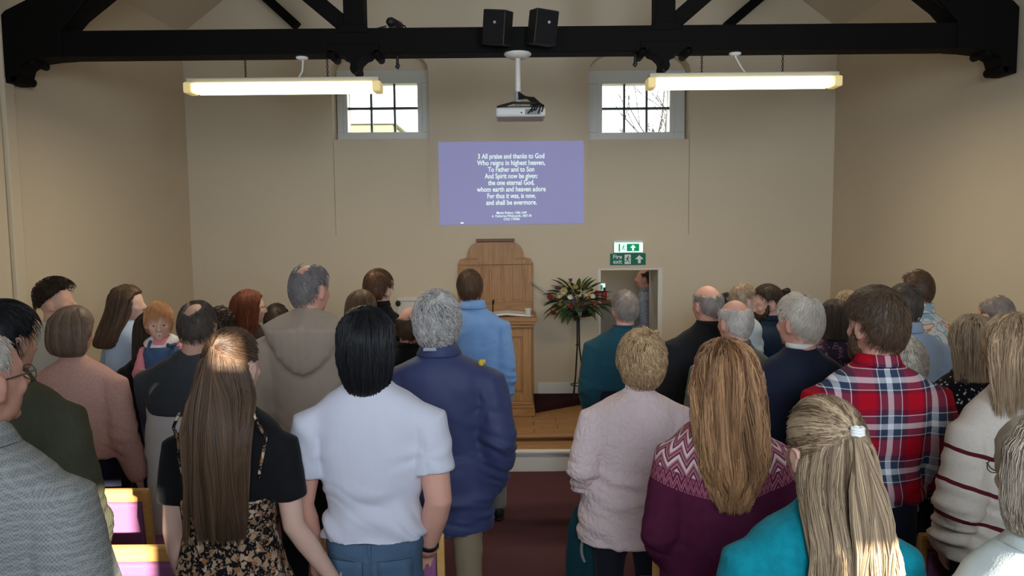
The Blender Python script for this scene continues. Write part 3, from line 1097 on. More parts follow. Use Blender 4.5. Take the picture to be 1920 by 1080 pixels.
fm = {k: flower_mesh(k, r) for k, r in (('red', .045), ('orange', .04), ('cream', .05), ('purple', .03), ('white', .04), ('ochre', .038))}
spots = [(1034, 556, 'red'), (1046, 538, 'purple'), (1056, 545, 'cream'), (1040, 583, 'red'), (1068, 524, 'purple'), (1070, 555, 'white'), (1079, 536, 'ochre'), (1084, 548, 'cream'),
         (1092, 533, 'ochre'), (1100, 548, 'cream'), (1104, 555, 'orange'), (1112, 553, 'white'), (1109, 540, 'ochre'), (1119, 547, 'red'), (1068, 575, 'red'), (1050, 568, 'ochre'),
         (1095, 562, 'purple'), (1077, 563, 'purple'), (1047, 552, 'cream'), (1116, 566, 'orange'), (1088, 570, 'red'), (1061, 540, 'ochre')]
for px, py, k in spots:
    p = P(px - 0, py, FY - random.uniform(.05, .14))
    o = bpy.data.objects.new('flower_head', fm[k])
    COL.objects.link(o)
    o.parent = fa
    o.location = p - fa.location
    o.rotation_euler = (R(random.uniform(30, 75)), R(random.uniform(-30, 30)), random.uniform(0, 6))

# ------------------------------------------------------------------ people: body, hair and clothes builders
def skin_mat(name, c, grey=0.0):
    t = NT(name, 0.55, 0.35)
    n = t.noise(9, 4)
    t.color(t.mix(n, tuple(v * .9 for v in c), (min(.9, c[0] * 1.08), c[1] * 1.02, c[2] * 1.0)))
    t.b.inputs['Subsurface Weight'].default_value = 0.06
    t.b.inputs['Subsurface Radius'].default_value = (0.02, 0.008, 0.005)
    t.bump(t.noise(60, 3), 0.06, 0.002)
    return t.m


SK = {'fair': skin_mat('fair_skin', (0.62, 0.37, 0.28)), 'ruddy': skin_mat('ruddy_skin', (0.66, 0.355, 0.27)),
      'pale': skin_mat('pale_skin', (0.68, 0.45, 0.355)), 'tan': skin_mat('tan_skin', (0.46, 0.26, 0.18)), 'baby': skin_mat('toddler_skin', (0.66, 0.42, 0.33))}


def hair_mat(name, dark, light, rough=0.5):
    t = NT(name, rough, 0.35)
    a = t.n('ShaderNodeAttribute')
    a.attribute_name = 'tint'
    t.color(t.mix(a.outputs['Fac'], dark, light))
    return t.m


M_EYE = plain('eye_white', (0.7, 0.68, 0.65), 0.2, 0.5)
M_IRIS = plain('eye_iris', (0.03, 0.035, 0.045), 0.15, 0.5)
M_SHOE = plain('dark_shoe_leather', (0.02, 0.018, 0.016), 0.5, 0.4)
M_SPEC = plain('spectacle_frame', (0.05, 0.045, 0.04), 0.35, 0.5)
M_LIP = plain('lip', (0.48, 0.19, 0.16), 0.5, 0.3)


def hand(g, W, d, t, n, curl=0.5, k=1.0):
    """palm and five fingers; d along the fingers, t to the thumb side, n the way the palm faces"""
    d, t = Vector(d).normalized(), Vector(t)
    t = (t - d * t.dot(d)).normalized()
    n = d.cross(t) if d.cross(t).dot(Vector(n)) > 0 else -d.cross(t)
    W = Vector(W)
    m = Matrix((t, d, n)).transposed()
    g.ell(W + d * .048 * k, (.043 * k, .058 * k, .018 * k), m, 14, 10)
    g.tube([W - d * .02, W + d * .03 * k], [.026 * k, .027 * k], 10)
    for i, L in enumerate((.070, .079, .074, .057)):
        b = W + d * (.086 - .004 * abs(i - 1.2)) * k + t * (.031 - .0205 * i) * k
        pts = [b - d * .03 * k, b]
        ang = 0.15
        p = b
        for j, fr in enumerate((.45, .30, .25)):
            ang += curl * (.55, .8, .5)[j]
            p = p + (d * math.cos(ang) + n * math.sin(ang)) * L * fr * k
            pts.append(p)
        g.tube(pts, [.0092 * k, .0090 * k, .0085 * k, .0078 * k, .0066 * k], 8)
    b = W + d * .022 * k + t * .026 * k
    g.tube([b, b + (d * .55 + t * .8 + n * .15).normalized() * .036 * k, b + (d * .9 + t * 1.0 + n * .4).normalized() * .066 * k,
            b + (d * 1.25 + t * .85 + n * .65).normalized() * .090 * k], [.013 * k, .0115 * k, .0095 * k, .0075 * k], 8)


def interp(x, xs, ys):
    return np.interp(x, xs, ys)


class Hd:
    """head frame: local x right, y to the face, z up, origin at the skull centre"""
    def __init__(s, piv, yaw, pitch, roll, k):
        s.k = k
        s.R = (.077 * k, .0985 * k, .112 * k)
        s.m = Euler((R(pitch), R(roll), R(yaw)), 'XYZ').to_matrix()
        s.m = Matrix.Rotation(R(yaw), 3, 'Z') @ Matrix.Rotation(R(roll), 3, 'Y') @ Matrix.Rotation(R(pitch), 3, 'X')
        s.piv = Vector(piv)

    def __call__(s, p):
        return s.piv + s.m @ (Vector(p) * s.k)

    def arr(s, a):
        m = np.array(s.m)
        return a @ m.T + np.array(s.piv)


def head_geo(g, H, female, ears=True, jaw=1.0):
    k = H.k
    m = H.m
    g.ell(H.piv, H.R, m, 28, 20)
    g.ell(H((0, .032, -.045)), (.062 * k, .062 * k, .078 * k), m, 20, 14)
    g.ell(H((0, .030, -.078)), (.052 * k * jaw, .058 * k, .040 * k), m, 18, 12)
    g.ell(H((0, .074, -.104)), (.022 * k, .018 * k, .016 * k), m, 12, 8)
    g.ell(H((0, .070, .012)), (.058 * k, .026 * k, .016 * k), m, 14, 8)
    for s in (-1, 1):
        g.ell(H((s * .040, .066, -.035)), (.022 * k, .022 * k, .022 * k), m, 12, 8)
    g.tube([H((0, .090, .006)), H((0, .104, -.018)), H((0, .114, -.038))], [.008 * k, .011 * k, .0145 * k], 10)
    for s in (-1, 1):
        g.ell(H((s * .012, .101, -.043)), (.009 * k, .010 * k, .008 * k), m, 10, 6)
    g.ell(H((0, .088, -.068)), (.024 * k, .012 * k, .006 * k), m, 12, 6)
    g.ell(H((0, .087, -.078)), (.020 * k, .012 * k, .007 * k), m, 12, 6)
    if ears:
        for s in (-1, 1):
            em = m @ Euler((R(-12), 0, R(s * 22))).to_matrix()
            g.ell(H((s * .080, -.004, -.018)), (.0095 * k, .019 * k, .032 * k), em, 14, 10)
            ring = [H((s * (.083 + .003 * math.sin(t)), -.006 + .017 * math.cos(t), -.016 + .030 * math.sin(t))) for t in np.linspace(-2.0, 2.9, 12)]
            g.tube([q + (m @ Vector((s * .006, -.004, 0))) * k for q in ring], .0045 * k, 6)
            g.ell(H((s * .079, .004, -.046)), (.007 * k, .008 * k, .010 * k), m, 8, 6)


def hair_strands(paths, rad, tints):
    """paths N,K,3 -> three sided tapering tubes; returns verts, faces, tint per vertex"""
    N, K, _ = paths.shape
    d = np.gradient(paths, axis=1)
    d /= np.linalg.norm(d, axis=2, keepdims=True) + 1e-9
    ref = np.tile(np.array([0.31, 0.77, 0.55]), (N, K, 1))
    u = np.cross(d, ref)
    u /= np.linalg.norm(u, axis=2, keepdims=True) + 1e-9
    w = np.cross(d, u)
    V = []
    for j in range(3):
        a = 2 * math.pi * j / 3
        V.append(paths + (u * math.cos(a) + w * math.sin(a)) * rad[..., None])
    V = np.stack(V, 2)          # N,K,3,3
    idx = np.arange(N * K * 3).reshape(N, K, 3)
    F = []
    for j in range(3):
        q = np.stack([idx[:, :-1, j], idx[:, :-1, (j + 1) % 3], idx[:, 1:, (j + 1) % 3], idx[:, 1:, j]], -1).reshape(-1, 4)
        F.append(q)
    T = np.repeat(tints, K * 3) if tints.ndim == 1 else np.repeat(tints.reshape(-1), 3)
    return V.reshape(-1, 3), np.concatenate(F), T


def hair_obj(parent, pieces, mat, name='hair'):
    vs, fs, ts, off = [], [], [], 0
    for v, f, t in pieces:
        vs.append(v)
        fs += (np.asarray(f) + off).tolist() if not isinstance(f, list) else [tuple(int(i) + off for i in q) for q in f]
        ts.append(t)
        off += len(v)
    me = bpy.data.meshes.new(name)
    me.from_pydata(np.concatenate(vs).tolist(), [], fs)
    at = me.attributes.new('tint', 'FLOAT', 'POINT')
    at.data.foreach_set('value', np.clip(np.concatenate(ts), 0, 1).astype(np.float32))
    return link(name, me, mat, parent, True)


HL_SHORT = ([0, .6, 1.0, 1.22, 1.38, 1.66, 1.74, 1.86, 2.1, 2.5, 3.15], [-.80, -.74, -.58, -.30, .12, .14, -.05, .14, .42, .62, .66])
HL_LOW = ([0, .6, 1.15, 1.45, 1.62, 1.8, 2.1, 2.5, 3.15], [-1.1, -1.0, -.75, -.6, -.35, -.05, .25, .50, .58])


def scalp_mask(D, line, bald=None, soft=.10, noise=0.10, seed=0, recede=0.0):
    az = np.abs(np.arctan2(D[:, 0], -D[:, 1]))
    el = np.arcsin(np.clip(D[:, 2], -1, 1))
    h = interp(az, *line) + recede * ss((az - 1.6) / 1.2)
    h = h + vnoise(D, 7, seed) * noise * .5 + vnoise(D, 18, seed + 3) * noise * .5
    m = ss((el - h) / soft)
    if bald:
        for (bx, by, bz, br, amt) in bald:
            c = np.array([bx, by, bz]) / np.linalg.norm([bx, by, bz])
            ang = np.arccos(np.clip(D @ c, -1, 1)) + vnoise(D, 6, seed + 9) * .08 + vnoise(D, 22, seed + 5) * .07
            m = m * (1 - amt * (1 - ss((ang - br) / .22)))
    return m


def shell(H, thick, line, bald=None, lump=0.0, lscale=30, seed=0, top=0.0, seg=56, rings=40, cut=.10, recede=0.0):
    th = np.linspace(0, math.pi, rings + 1)
    ph = np.linspace(0, 2 * math.pi, seg, endpoint=False)
    T, F = np.meshgrid(th, ph, indexing='ij')
    D = np.stack([np.sin(T) * np.cos(F), np.sin(T) * np.sin(F), np.cos(T)], -1).reshape(-1, 3)
    m = scalp_mask(D, line, bald, cut, .12, seed, recede)
    tk = thick * (1 + top * ss((D[:, 2] - .2) / .7))
    tk = tk * (1 + lump * vnoise(D, lscale * .1, seed + 1) + lump * .7 * vnoise(D, lscale * .25, seed + 2))
    Rr = np.array(H.R)
    # a fraction of the skull radius: outside where hair grows, inside the head elsewhere
    off = tk * m - .012 * (1 - m)
    V = D * Rr * 1.0 + D * (off * H.k)[:, None]
    f = []
    for i in range(rings):
        for j in range(seg):
            f.append((i * seg + j, (i + 1) * seg + j, (i + 1) * seg + (j + 1) % seg, i * seg + (j + 1) % seg))
    tint = .42 + .2 * vnoise(D, 5, seed + 4) + .2 * vnoise(D * np.array([1, 1, .3]), 16, seed + 6)
    return H.arr(V), np.array(f), tint


def short_strands(H, n, L, thick, line, bald=None, lift=.25, seed=0, curl=0.0, rad=.0016, top=0.0, whorl=(0.012, -.55, .83), K=5, recede=0.0):
    r = np.random.default_rng(seed + 11)
    D = r.normal(size=(n * 3, 3))
    D /= np.linalg.norm(D, axis=1, keepdims=True)
    m = scalp_mask(D, line, bald, .12, .1, seed, recede)
    D = D[(m > .45)][:n]
    n = len(D)
    w = np.array(whorl) / np.linalg.norm(whorl)
    tan = D * (D @ w)[:, None] - w          # away from the whorl
    tan = tan - D * np.sum(tan * D, 1, keepdims=True)
    tan = tan / (np.linalg.norm(tan, axis=1, keepdims=True) + 1e-6)
    down = np.array([0, 0, -1.0])
    dn = down - D * (D @ down)[:, None]
    front = ss((D[:, 1]) / .5)[:, None]
    tan = tan * .75 + dn * .35 * (1 - front) + r.normal(size=(n, 3)) * .28
    tan = tan - D * np.sum(tan * D, 1, keepdims=True)
    tan /= np.linalg.norm(tan, axis=1, keepdims=True)
    Rr = np.array(H.R)
    Ls = L * r.uniform(.6, 1.25, n) * (1 + top * ss((D[:, 2] - .2) / .7))
    tt = np.linspace(0, 1, K)
    base = thick * (1 + top * ss((D[:, 2] - .2) / .7))
    phs = r.uniform(0, 6.28, n)
    side = np.cross(D, tan)
    paths = []
    for t in tt:
        ang = (Ls * t / .1)[:, None]
        q = D * np.cos(ang) + tan * np.sin(ang)
        rise = (base * 1.0 + .0012 + .006 * np.sin(t * math.pi) * lift * 4 + lift * .012 * t)[:, None]
        p = q * Rr + q * rise * H.k
        if curl:
            p = p + (side * np.sin(phs + t * 7)[:, None] + q * np.cos(phs + t * 7)[:, None]) * curl
        paths.append(p)
    paths = np.stack(paths, 1)
    paths = H.arr(paths.reshape(-1, 3)).reshape(n, K, 3)
    rad_ = np.outer(r.uniform(.8, 1.4, n), np.linspace(1.1, .3, K)) * rad
    return hair_strands(paths, rad_, np.clip(.5 + .22 * vnoise(D, 5, seed + 4) + r.normal(0, .17, n), 0, 1))


def curtain(rings, n, rad=.0026, K=12, wave=0.0, wfreq=7.0, seed=0, az=2.3, u0=0.0, u1=1.0, jit=.006, clump=0.0, ragged=.12, flare=0.0, spread=None, inner_cut=.0, grad=0.0):
    """long hair: rings (x, y, z, rx, ryf, ryb) top to bottom -> underlying volume and strands down its surface"""
    r = np.random.default_rng(seed + 31)
    g = Geo()
    zs = np.array([q[2] for q in rings])
    Rg = np.array(rings)
    us = np.linspace(0, 1, len(rings))
    fine = np.linspace(0, 1, 40)
    RF = np.stack([np.interp(fine, us, Rg[:, i]) for i in range(6)], 1)
    for _ in range(5):
        RF[1:-1] = RF[:-2] * .25 + RF[1:-1] * .5 + RF[2:] * .25
    us, Rg = fine, RF.copy()
    inner = RF.copy()
    inner[:, 3:] *= .95
    inner[:, 3:] *= (1 - inner_cut * ss((fine - .78) / .22))[:, None]
    g.loft([tuple(q) for q in inner], 40, 2.1)
    v = np.concatenate(g.v)
    gro = vnoise(v * np.array([1, 1, .06]), 70, seed)
    c = np.repeat(inner[:, :3], 40, 0)
    dv = v - c
    v = v + dv / (np.linalg.norm(dv, axis=1, keepdims=True) + 1e-6) * (gro * .004)[:, None] * np.minimum(1, np.linalg.norm(dv, axis=1, keepdims=True) / .04)
    base = (v, g.f, .42 + .22 * gro)
    a = r.uniform(-az, az, n)
    if spread is not None:
        a = np.clip(r.normal(0, spread, n), -az, az)
    end = u1 * (1 - ragged * r.uniform(0, 1, n) ** 2)
    st = u0 + r.uniform(0, .06, n) * (r.uniform(0, 1, n) < .5)
    st = np.where(r.uniform(0, 1, n) < .35, r.uniform(0, .5, n), st)
    ph = r.uniform(0, 6.28, n) if clump == 0 else np.round(a * 5) * 1.7 + r.uniform(-.5, .5, n)
    out = r.uniform(-.2, 1, n) * jit
    drift = r.normal(0, .10, n)
    pts = []
    for t in np.linspace(0, 1, K):
        u = st + (end - st) * t
        q = np.stack([np.interp(u, us, Rg[:, i]) for i in range(6)], 1)
        aa = a + drift * t
        if clump:
            aa = aa + clump * np.sin(ph + u * wfreq * 2) * (.3 + t)
        sx, sy = np.sin(aa), -np.cos(aa)
        w = np.sin(ph + u * wfreq * 6.28) * wave * np.minimum(1, u * 2.2)
        x = q[:, 0] + sx * (q[:, 3] + out + w) + flare * t * sx * np.abs(r.normal(0, .3, n) if False else 0.3)
        y = q[:, 1] + np.where(sy > 0, sy * (q[:, 4] + out), sy * (q[:, 5] + out + w * .6))
        z = q[:, 2] + np.cos(ph + u * wfreq * 6.28) * wave * .5
        pts.append(np.stack([x, y, z], 1))
    pts = np.stack(pts, 1)
    rr = np.outer(r.uniform(.7, 1.35, n), np.concatenate([np.linspace(.7, 1, 2), np.ones(K - 4), [.7, .2]])) * rad
    tn = np.clip(.5 + .24 * np.sin(np.round(a * 6) * 2.1) * (1 if clump else .6) + r.normal(0, .15, n), 0, 1)
    if grad:
        tn = np.clip(tn[:, None] + grad * (st[:, None] + (end - st)[:, None] * np.linspace(0, 1, K)[None] - .45), 0, 1)
        base = (base[0], base[1], np.clip(base[2] + grad * (np.repeat(fine, 40) - .45), 0, 1))
    return [base, hair_strands(pts, rr, tn)]


from mathutils.bvhtree import BVHTree


def surf(o, x, z, side=-1):
    """point and normal on the back (side -1) or front of a mesh, in its own space"""
    t = BVHTree.FromPolygons([v.co for v in o.data.vertices], [p.vertices for p in o.data.polygons])
    h = t.ray_cast(Vector((x, side * 1.0, z)), Vector((0, -side, 0)))
    return (h[0], h[1]) if h[0] is not None else (Vector((x, side * .12, z)), Vector((0, side, 0)))


NP = [0]


def person(label, hx, top, Y, bx=None, sex='m', yaw=0, hy=0, hp=0, hr=0, sh=None, bulk=1.0, belly=0.0, skin='fair', hs=1.0, hair=None, shirt=None, legs=None,
           armL=None, armR=None, vox=.010, eyes=False, stoop=0.0, hgap=.012, dec=None, glasses=False, foot=True, loc=None, zroot=0.0, Hover=None, hpos=None, group=None, neck=1.0, feet_open=True):
    """a standing figure seen at pixel (hx, top) at depth Y; faces +y before turning"""
    fem = sex == 'f'
    hp3 = P(hx, top, Y)
    bp = P(bx if bx is not None else hx, top, Y)
    Ht = hp3.z - hgap - zroot
    if Hover:
        Ht = Hover
    root = thing('person', label, 'person', (bp.x, Y, zroot), R(yaw), group)
    k = Ht / 1.75
    hk = hs * (.97 if fem else 1.0)
    off = Matrix.Rotation(-R(yaw), 3, 'Z') @ Vector((hp3.x - bp.x, stoop, 0))
    shw = (sh or (.205 if fem else .235))       # outer half width at the shoulders
    zt = Ht
    skc = Vector((off.x, off.y + .012, zt - .112 * hk))
    H = Hd(skc, hy, hp, hr, hk)
    zsh = zt - .232 * hk - .085 * k            # shoulder joint height
    ac = shw - .052 * bulk                     # joint half width
    # ---- arms
    arms = {}
    for s, spec in ((-1, armL), (1, armR)):
        sp = spec or {}
        S = Vector((s * ac + off.x * .55, off.y * .6 - .005, zsh - .078 * k))
        E = S + Vector(sp.get('e', (s * .042, -.03, -.275))) * k
        W = E + Vector(sp.get('w', (s * -.025, .13, -.20))) * k
        arms[s] = (S, E, W, sp)
    ur, er, fr_, wr = [v * bulk * (.86 if fem else 1) for v in (.054, .043, .043, .029)]
    # ---- body
    hipz, crot, waist = Ht * .53, Ht * .47, Ht * .615
    cw = shw * .74
    bi = .014          # the body stays inside its clothes
    tors = [(0, 0, crot - .02, .08, .06, .06), (0, 0, hipz, .155 * bulk * (1.05 if fem else 1) - bi, .10 + belly - bi, .115 - bi),
            (0, 0, waist, .125 * bulk - bi, .095 + belly - bi, .085 - bi), (off.x * .3, off.y * .3, Ht * .70, cw * .86 - bi, .10 + (.03 if fem else 0) + belly * .5 - bi, .09 - bi),
            (off.x * .5, off.y * .55, zsh - .09 * k, cw - bi, .095 - bi, .092 - bi),
            (off.x * .55, off.y * .6, zsh - .035 * k, cw * .90 - bi, .075 - bi, .080 - bi), (off.x * .6, off.y * .66, zsh + .005 * k, cw * .64 - bi, .06 - bi * .5, .066 - bi * .5),
            (off.x * .68, off.y * .72, zsh + .035 * k, cw * .42, .05, .056), (off.x * .75, off.y * .8, zsh + .065 * k, .055, .048, .052)]
    g = Geo()
    g.loft(tors, 28)
    for s in (-1, 1):
        S, E, W, sp = arms[s]
        g.tube([S + Vector((-s * .06, 0, .02)), S, S.lerp(E, .45), E, E.lerp(W, .3), E.lerp(W, .65), W], [.05 * bulk, ur, ur * .92, er, fr_, fr_ * .85, wr], 14)
        hd = sp.get('hand')
        fd = (W - E).normalized()
        if hd:
            hand(g, W, hd[0], hd[1], hd[2], hd[3] if len(hd) > 3 else .5, .95 if fem else 1.0)
        else:
            hand(g, W, fd + Vector((0, .1, -.25)), (-s * .35, .9, .25), (-s, -.1, .0), .5, .93 if fem else 1.0)
    nr = (.047 if fem else .059) * neck
    g.tube([(off.x * .7, off.y * .75 - .012, zsh + .02), H((0, -.022, -.055))], [nr * 1.12, nr], 16)
    g.tube([(off.x * .7, off.y * .75 + .01, zsh + .02), H((0, .0, -.075))], [nr * .95, nr * .85], 14)
    lg = legs or {}
    if lg.get('bare'):
        for s in (-1, 1):
            g.tube([(s * .085, 0, hipz), (s * .095, .01, Ht * .28), (s * .1, -.01, .07)], [.085, .055, .036], 12)
    head_geo(g, H, fem, jaw=.92 if fem else 1.05)
    me = solid(g, vox, 3, .5, dec or .42)
    body = link('body', me, SK[skin], root)
    if eyes:
        for s in (-1, 1):
            o = part('eye', Geo().ell(H((s * .031, .0835, -.012)), (.0115 * hk, .008 * hk, .0065 * hk), H.m, 12, 8), M_EYE, root, 0, True)
            part('iris', Geo().ell(H((s * .031, .0915, -.012)), (.0060 * hk, .003 * hk, .0056 * hk), H.m, 10, 6), M_IRIS, o, 0, True)
        part('eyelid', Geo().ell(H((.031, .084, -.0045)), (.0140 * hk, .010 * hk, .0045 * hk), H.m, 12, 6).ell(H((-.031, .084, -.0045)), (.0140 * hk, .010 * hk, .0045 * hk), H.m, 12, 6), SK[skin], root, 0, True)
        part('lips', Geo().ell(H((0, .0965, -.072)), (.020 * hk, .006 * hk, .0065 * hk), H.m, 12, 6), M_LIP, root, 0, True)
    if glasses:
        gg = Geo()
        for s in (-1, 1):
            gg.tube([H((s * .033 + .024 * math.cos(t), .108 - .006 * abs(math.cos(t)), -.012 + .018 * math.sin(t))) for t in np.linspace(0, 2 * math.pi, 15)], .0013, 6, False)
            gg.tube([H((s * .058, .102, -.004)), H((s * .078, .06, -.002)), H((s * .0835, -.005, -.002)), H((s * .082, -.025, -.025))], .0018, 6)
        gg.tube([H((-.01, .109, -.008)), H((.01, .109, -.008))], .002, 6)
        part('glasses', gg, M_SPEC, root, 0, True)
    # ---- upper garment
    st = shirt
    ez = st.get('ease', .014)
    hem = st.get('hem', Ht * .50)
    if st.get('hem_y'):
        hem = P(bx or hx, st['hem_y'], Y - .1).z - zroot
    flare = st.get('flare', 0.0)
    ww = st.get('waist', 0.0)
    g = Geo()
    hipw = .155 * bulk * (1.08 if fem else 1)
    zh = max(hem + .03, min(hipz, waist - .05))
    rg = [(0, 0, hem, hipw + ez * 1.4 + flare, .105 + belly + ez + flare * .6, .118 + ez + flare * .6),
          (0, 0, zh, hipw + ez + flare * .4, .102 + belly + ez, .115 + ez)] if hem < waist - .03 else [(0, 0, hem, .135 * bulk + ez * 1.2 + ww, .098 + belly + ez * 1.2, .092 + ez * 1.2)]
    if hem < waist - .03:
        rg.append((off.x * .1, off.y * .1, waist, .135 * bulk + ez * 1.2 + ww, .098 + belly + ez * 1.2, .092 + ez * 1.2))
    rg += [(off.x * .3, off.y * .3, max(Ht * .70, hem + .03), cw * .93 + ez, .11 + (.03 if fem else 0) + belly * .5 + ez, .104 + ez),
          (off.x * .5, off.y * .55, zsh - .09 * k, cw * 1.02 + ez * .8, .100 + ez, .102 + ez),
          (off.x * .55, off.y * .6, zsh - .040 * k, cw * 1.0 + ez * .6, .086 + ez, .096 + ez),
          (off.x * .58, off.y * .63, zsh - .004 * k, cw * .93 + ez * .5, .076 + ez * .9, .088 + ez * .9),
          (off.x * .61, off.y * .67, zsh + .028 * k, cw * .74 + ez * .4, .066 + ez * .8, .078 + ez * .8),
          (off.x * .66, off.y * .72, zsh + .053 * k, cw * .50 + ez * .4, .058 + ez * .6, .068 + ez * .6),
          (off.x * .69, off.y * .75, zsh + .072 * k, nr + .020 + ez * .3, nr + .010, nr + .016 + ez * .3),
          (off.x * .70, off.y * .76, zsh + st.get('nk', .090) * k, nr + .010 + ez * .2, nr + .004, nr + .008 + ez * .2)]
    if st.get('scoop'):
        rg = rg[:-1]
    g.loft(rg, 32)
    slv = st.get('sleeve', 'long')
    for s in (-1, 1):
        S, E, W, sp = arms[s]
        e2 = ez * .8 + .006
        if slv == 'long':
            g.tube([S + Vector((-s * .06, 0, .02)), S, S.lerp(E, .5), E, E.lerp(W, .35), E.lerp(W, .7), W - (W - E) * .06],
                   [.052 * bulk + ez * .6, ur + e2, ur * .95 + e2 * 1.1, er + e2 * 1.4, fr_ + e2 * 1.2, fr_ * .88 + e2 * 1.1, wr + e2 + .004], 16)
        elif slv == 'short':
            f_ = st.get('slen', .62)
            g.tube([S + Vector((-s * .06, 0, .02)), S, S.lerp(E, f_ * .5)], [.052 * bulk + ez * .6, ur + e2, ur * .97 + e2 * 1.15], 16, True)
            A, B = S.lerp(E, f_ * .4), S.lerp(E, f_)
            g.tube([A, B - (B - A) * .05, B], [ur * .97 + e2 * 1.1, ur * .95 + e2 * 1.3, ur * .93 + e2 * 1.2], 18, False)
    if st.get('hood'):
        # hood lying on the upper back, a thick pouch hanging in a rounded point
        hc = Vector((off.x * .7, off.y * .7 - .085, zsh + .0))
        for t in np.linspace(-1, 1, 11):
            xx = t * .20
            zlow = -.20 * (1 - abs(t) ** 1.8)
            g.tube([hc + Vector((xx * .55, .05, .115 - .05 * abs(t))), hc + Vector((xx * .95, -.055 + .05 * t * t, .02 - .02 * abs(t))), hc + Vector((xx * .9, -.055 + .07 * t * t, zlow * .95 + .02))],
                   [.035, .048, .030], 10)
    cl = solid(g, st.get('vox', max(.010, vox * 1.25)), st.get('smooth', 5), .5)
    v, nrm = vcos(cl), vnor(cl)
    fold = st.get('fold', .004)
    sd_ = NP[0] * 17 + 5
    low = ss((waist + .16 - v[:, 2]) / .25) * ss((v[:, 2] - hem + .05) / .06)
    warp = vnoise(v, 5, sd_)[:, None] * np.array([.02, .02, .05])
    d1 = (vnoise(v + warp * 2, (5, 6, 22), sd_ + 1) * 1.6 + np.abs(vnoise(v + warp * 2 + np.array([0, 0, 1]) * v[:, :1] * .35, (3.5, 4, 26), sd_ + 7)) * 2.2 - .9) * low * st.get('wr', 1.0) + vnoise(v + warp, (5, 5, 5), sd_ + 2) * .9 + vnoise(v + warp, (13, 13, 7), sd_ + 3) * .5
    # creases fanning from the armpits
    for s in (-1, 1):
        A = np.array(arms[s][0]) + np.array([0, -.05, -.10])
        rr = np.linalg.norm((v - A) * np.array([1, .5, 1]), axis=1)
        an = np.arctan2(v[:, 2] - A[2], v[:, 0] - A[0])
        d1 = d1 + np.sin(an * 5 + vnoise(v, 9, sd_) * 3.5) * np.exp(-(rr / .15) ** 2) * .38 * ss(rr / .06)
        E = np.array(arms[s][1])
        re = np.linalg.norm(v - E, axis=1)
        d1 = d1 + np.sin((v[:, 2] - E[2]) * 95 + v[:, 0] * 30) * np.exp(-(re / .10) ** 2) * (.8 if slv == 'long' else 0)
    setco(cl, v + nrm * (d1 * fold)[:, None])
    cl.polygons.foreach_set('use_smooth', [True] * len(cl.polygons))
    nm = st.get('name', 'shirt')
    shirt_o = link(nm, cl, st['mat'], root)
    if st.get('collar'):
        c = st['collar']
        hgt, out = c.get('h', .035), c.get('out', .014)
        cx, cy = off.x * .74, off.y * .8
        z0 = zsh + .072 * k
        gg = Geo()
        n = 26
        prof = [(nr + out * .9, 0), (nr + out + .004, hgt * .5), (nr + .010, hgt), (nr + .003, hgt), (nr + .003, hgt * .3)]
        if c.get('fold'):
            prof = [(nr + .010, hgt), (nr + .020, hgt * .92), (nr + .030 + out, -.012), (nr + .026 + out, -.018), (nr + .008, .0), (nr + .004, hgt * .9)]
        rows = []
        for q, (rr, h) in enumerate(prof):
            ring_ = []
            for j in range(n):
                a = 2 * math.pi * j / n
                fwd = math.sin(a)
                ring_.append((cx + rr * 1.02 * math.cos(a), cy - .004 + rr * math.sin(a), z0 + h - .028 * max(0, fwd) * 1.2 + .006))
            rows.append(ring_)
        vv = [p for r_ in rows for p in r_]
        ff = []
        m_ = len(prof)
        for q in range(m_):
            for j in range(n):
                ff.append((q * n + j, q * n + (j + 1) % n, ((q + 1) % m_) * n + (j + 1) % n, ((q + 1) % m_) * n + j))
        gg.add(vv, ff)
        part('collar', gg, c.get('mat', st['mat']), root if c.get('mat') else shirt_o, 0, True)
    # ---- lower garment and shoes
    legs_o = None
    if not lg.get('bare'):
        g = Geo()
        z1 = hem + .06
        e = lg.get('ease', .012)
        g.loft([(0, 0, crot - .03, .10, .08, .09), (0, 0, hipz, hipw - .004 + e * .3 + lg.get('wide', 0), .095 + belly * .6, .110), (0, 0, max(z1, hipz + .06), hipw - .006 + lg.get('wide', 0) * .8, .095 + belly * .6, .106)], 24)
        for s in (-1, 1):
            g.tube([(s * .085, 0, hipz - .01), (s * .09, .005, Ht * .40), (s * .098, .01, Ht * .27), (s * .1, -.005, Ht * .14), (s * .1, -.005, .075)], [.088 + e * .3, .085 + e * .4, .062 + e, .054 + e, .050 + e], 12, False)
        tm = solid(g, lg.get('vox', .021), 3)
        if lg.get('fine'):
            tv, tn_ = vcos(tm), vnor(tm)
            setco(tm, tv + tn_ * (vnoise(tv, (6, 6, 20), sd_) * .004)[:, None])
        legs_o = link(lg.get('name', 'trousers'), tm, lg['mat'], root)
    else:
        g = Geo()
        sk = lg['skirt']
        g.loft([(0, 0, sk, hipw + .09, .17, .19), (0, 0, crot, hipw + .055, .14, .155), (0, 0, hipz, hipw + .022, .115, .132), (0, 0, waist - .0, .135 * bulk + .02, .105, .10), (off.x * .2, 0, lg['top'], cw * .9 + .016, .12, .118)], 32)
        dm = solid(g, .012, 3)
        tv, tn_ = vcos(dm), vnor(dm)
        an = np.arctan2(tv[:, 0], -tv[:, 1])
        setco(dm, tv + tn_ * (np.sin(an * 11 + vnoise(tv, 3, sd_) * 2) * .012 * ss((waist - tv[:, 2]) / .3))[:, None])
        link('dress', dm, lg['mat'], root)
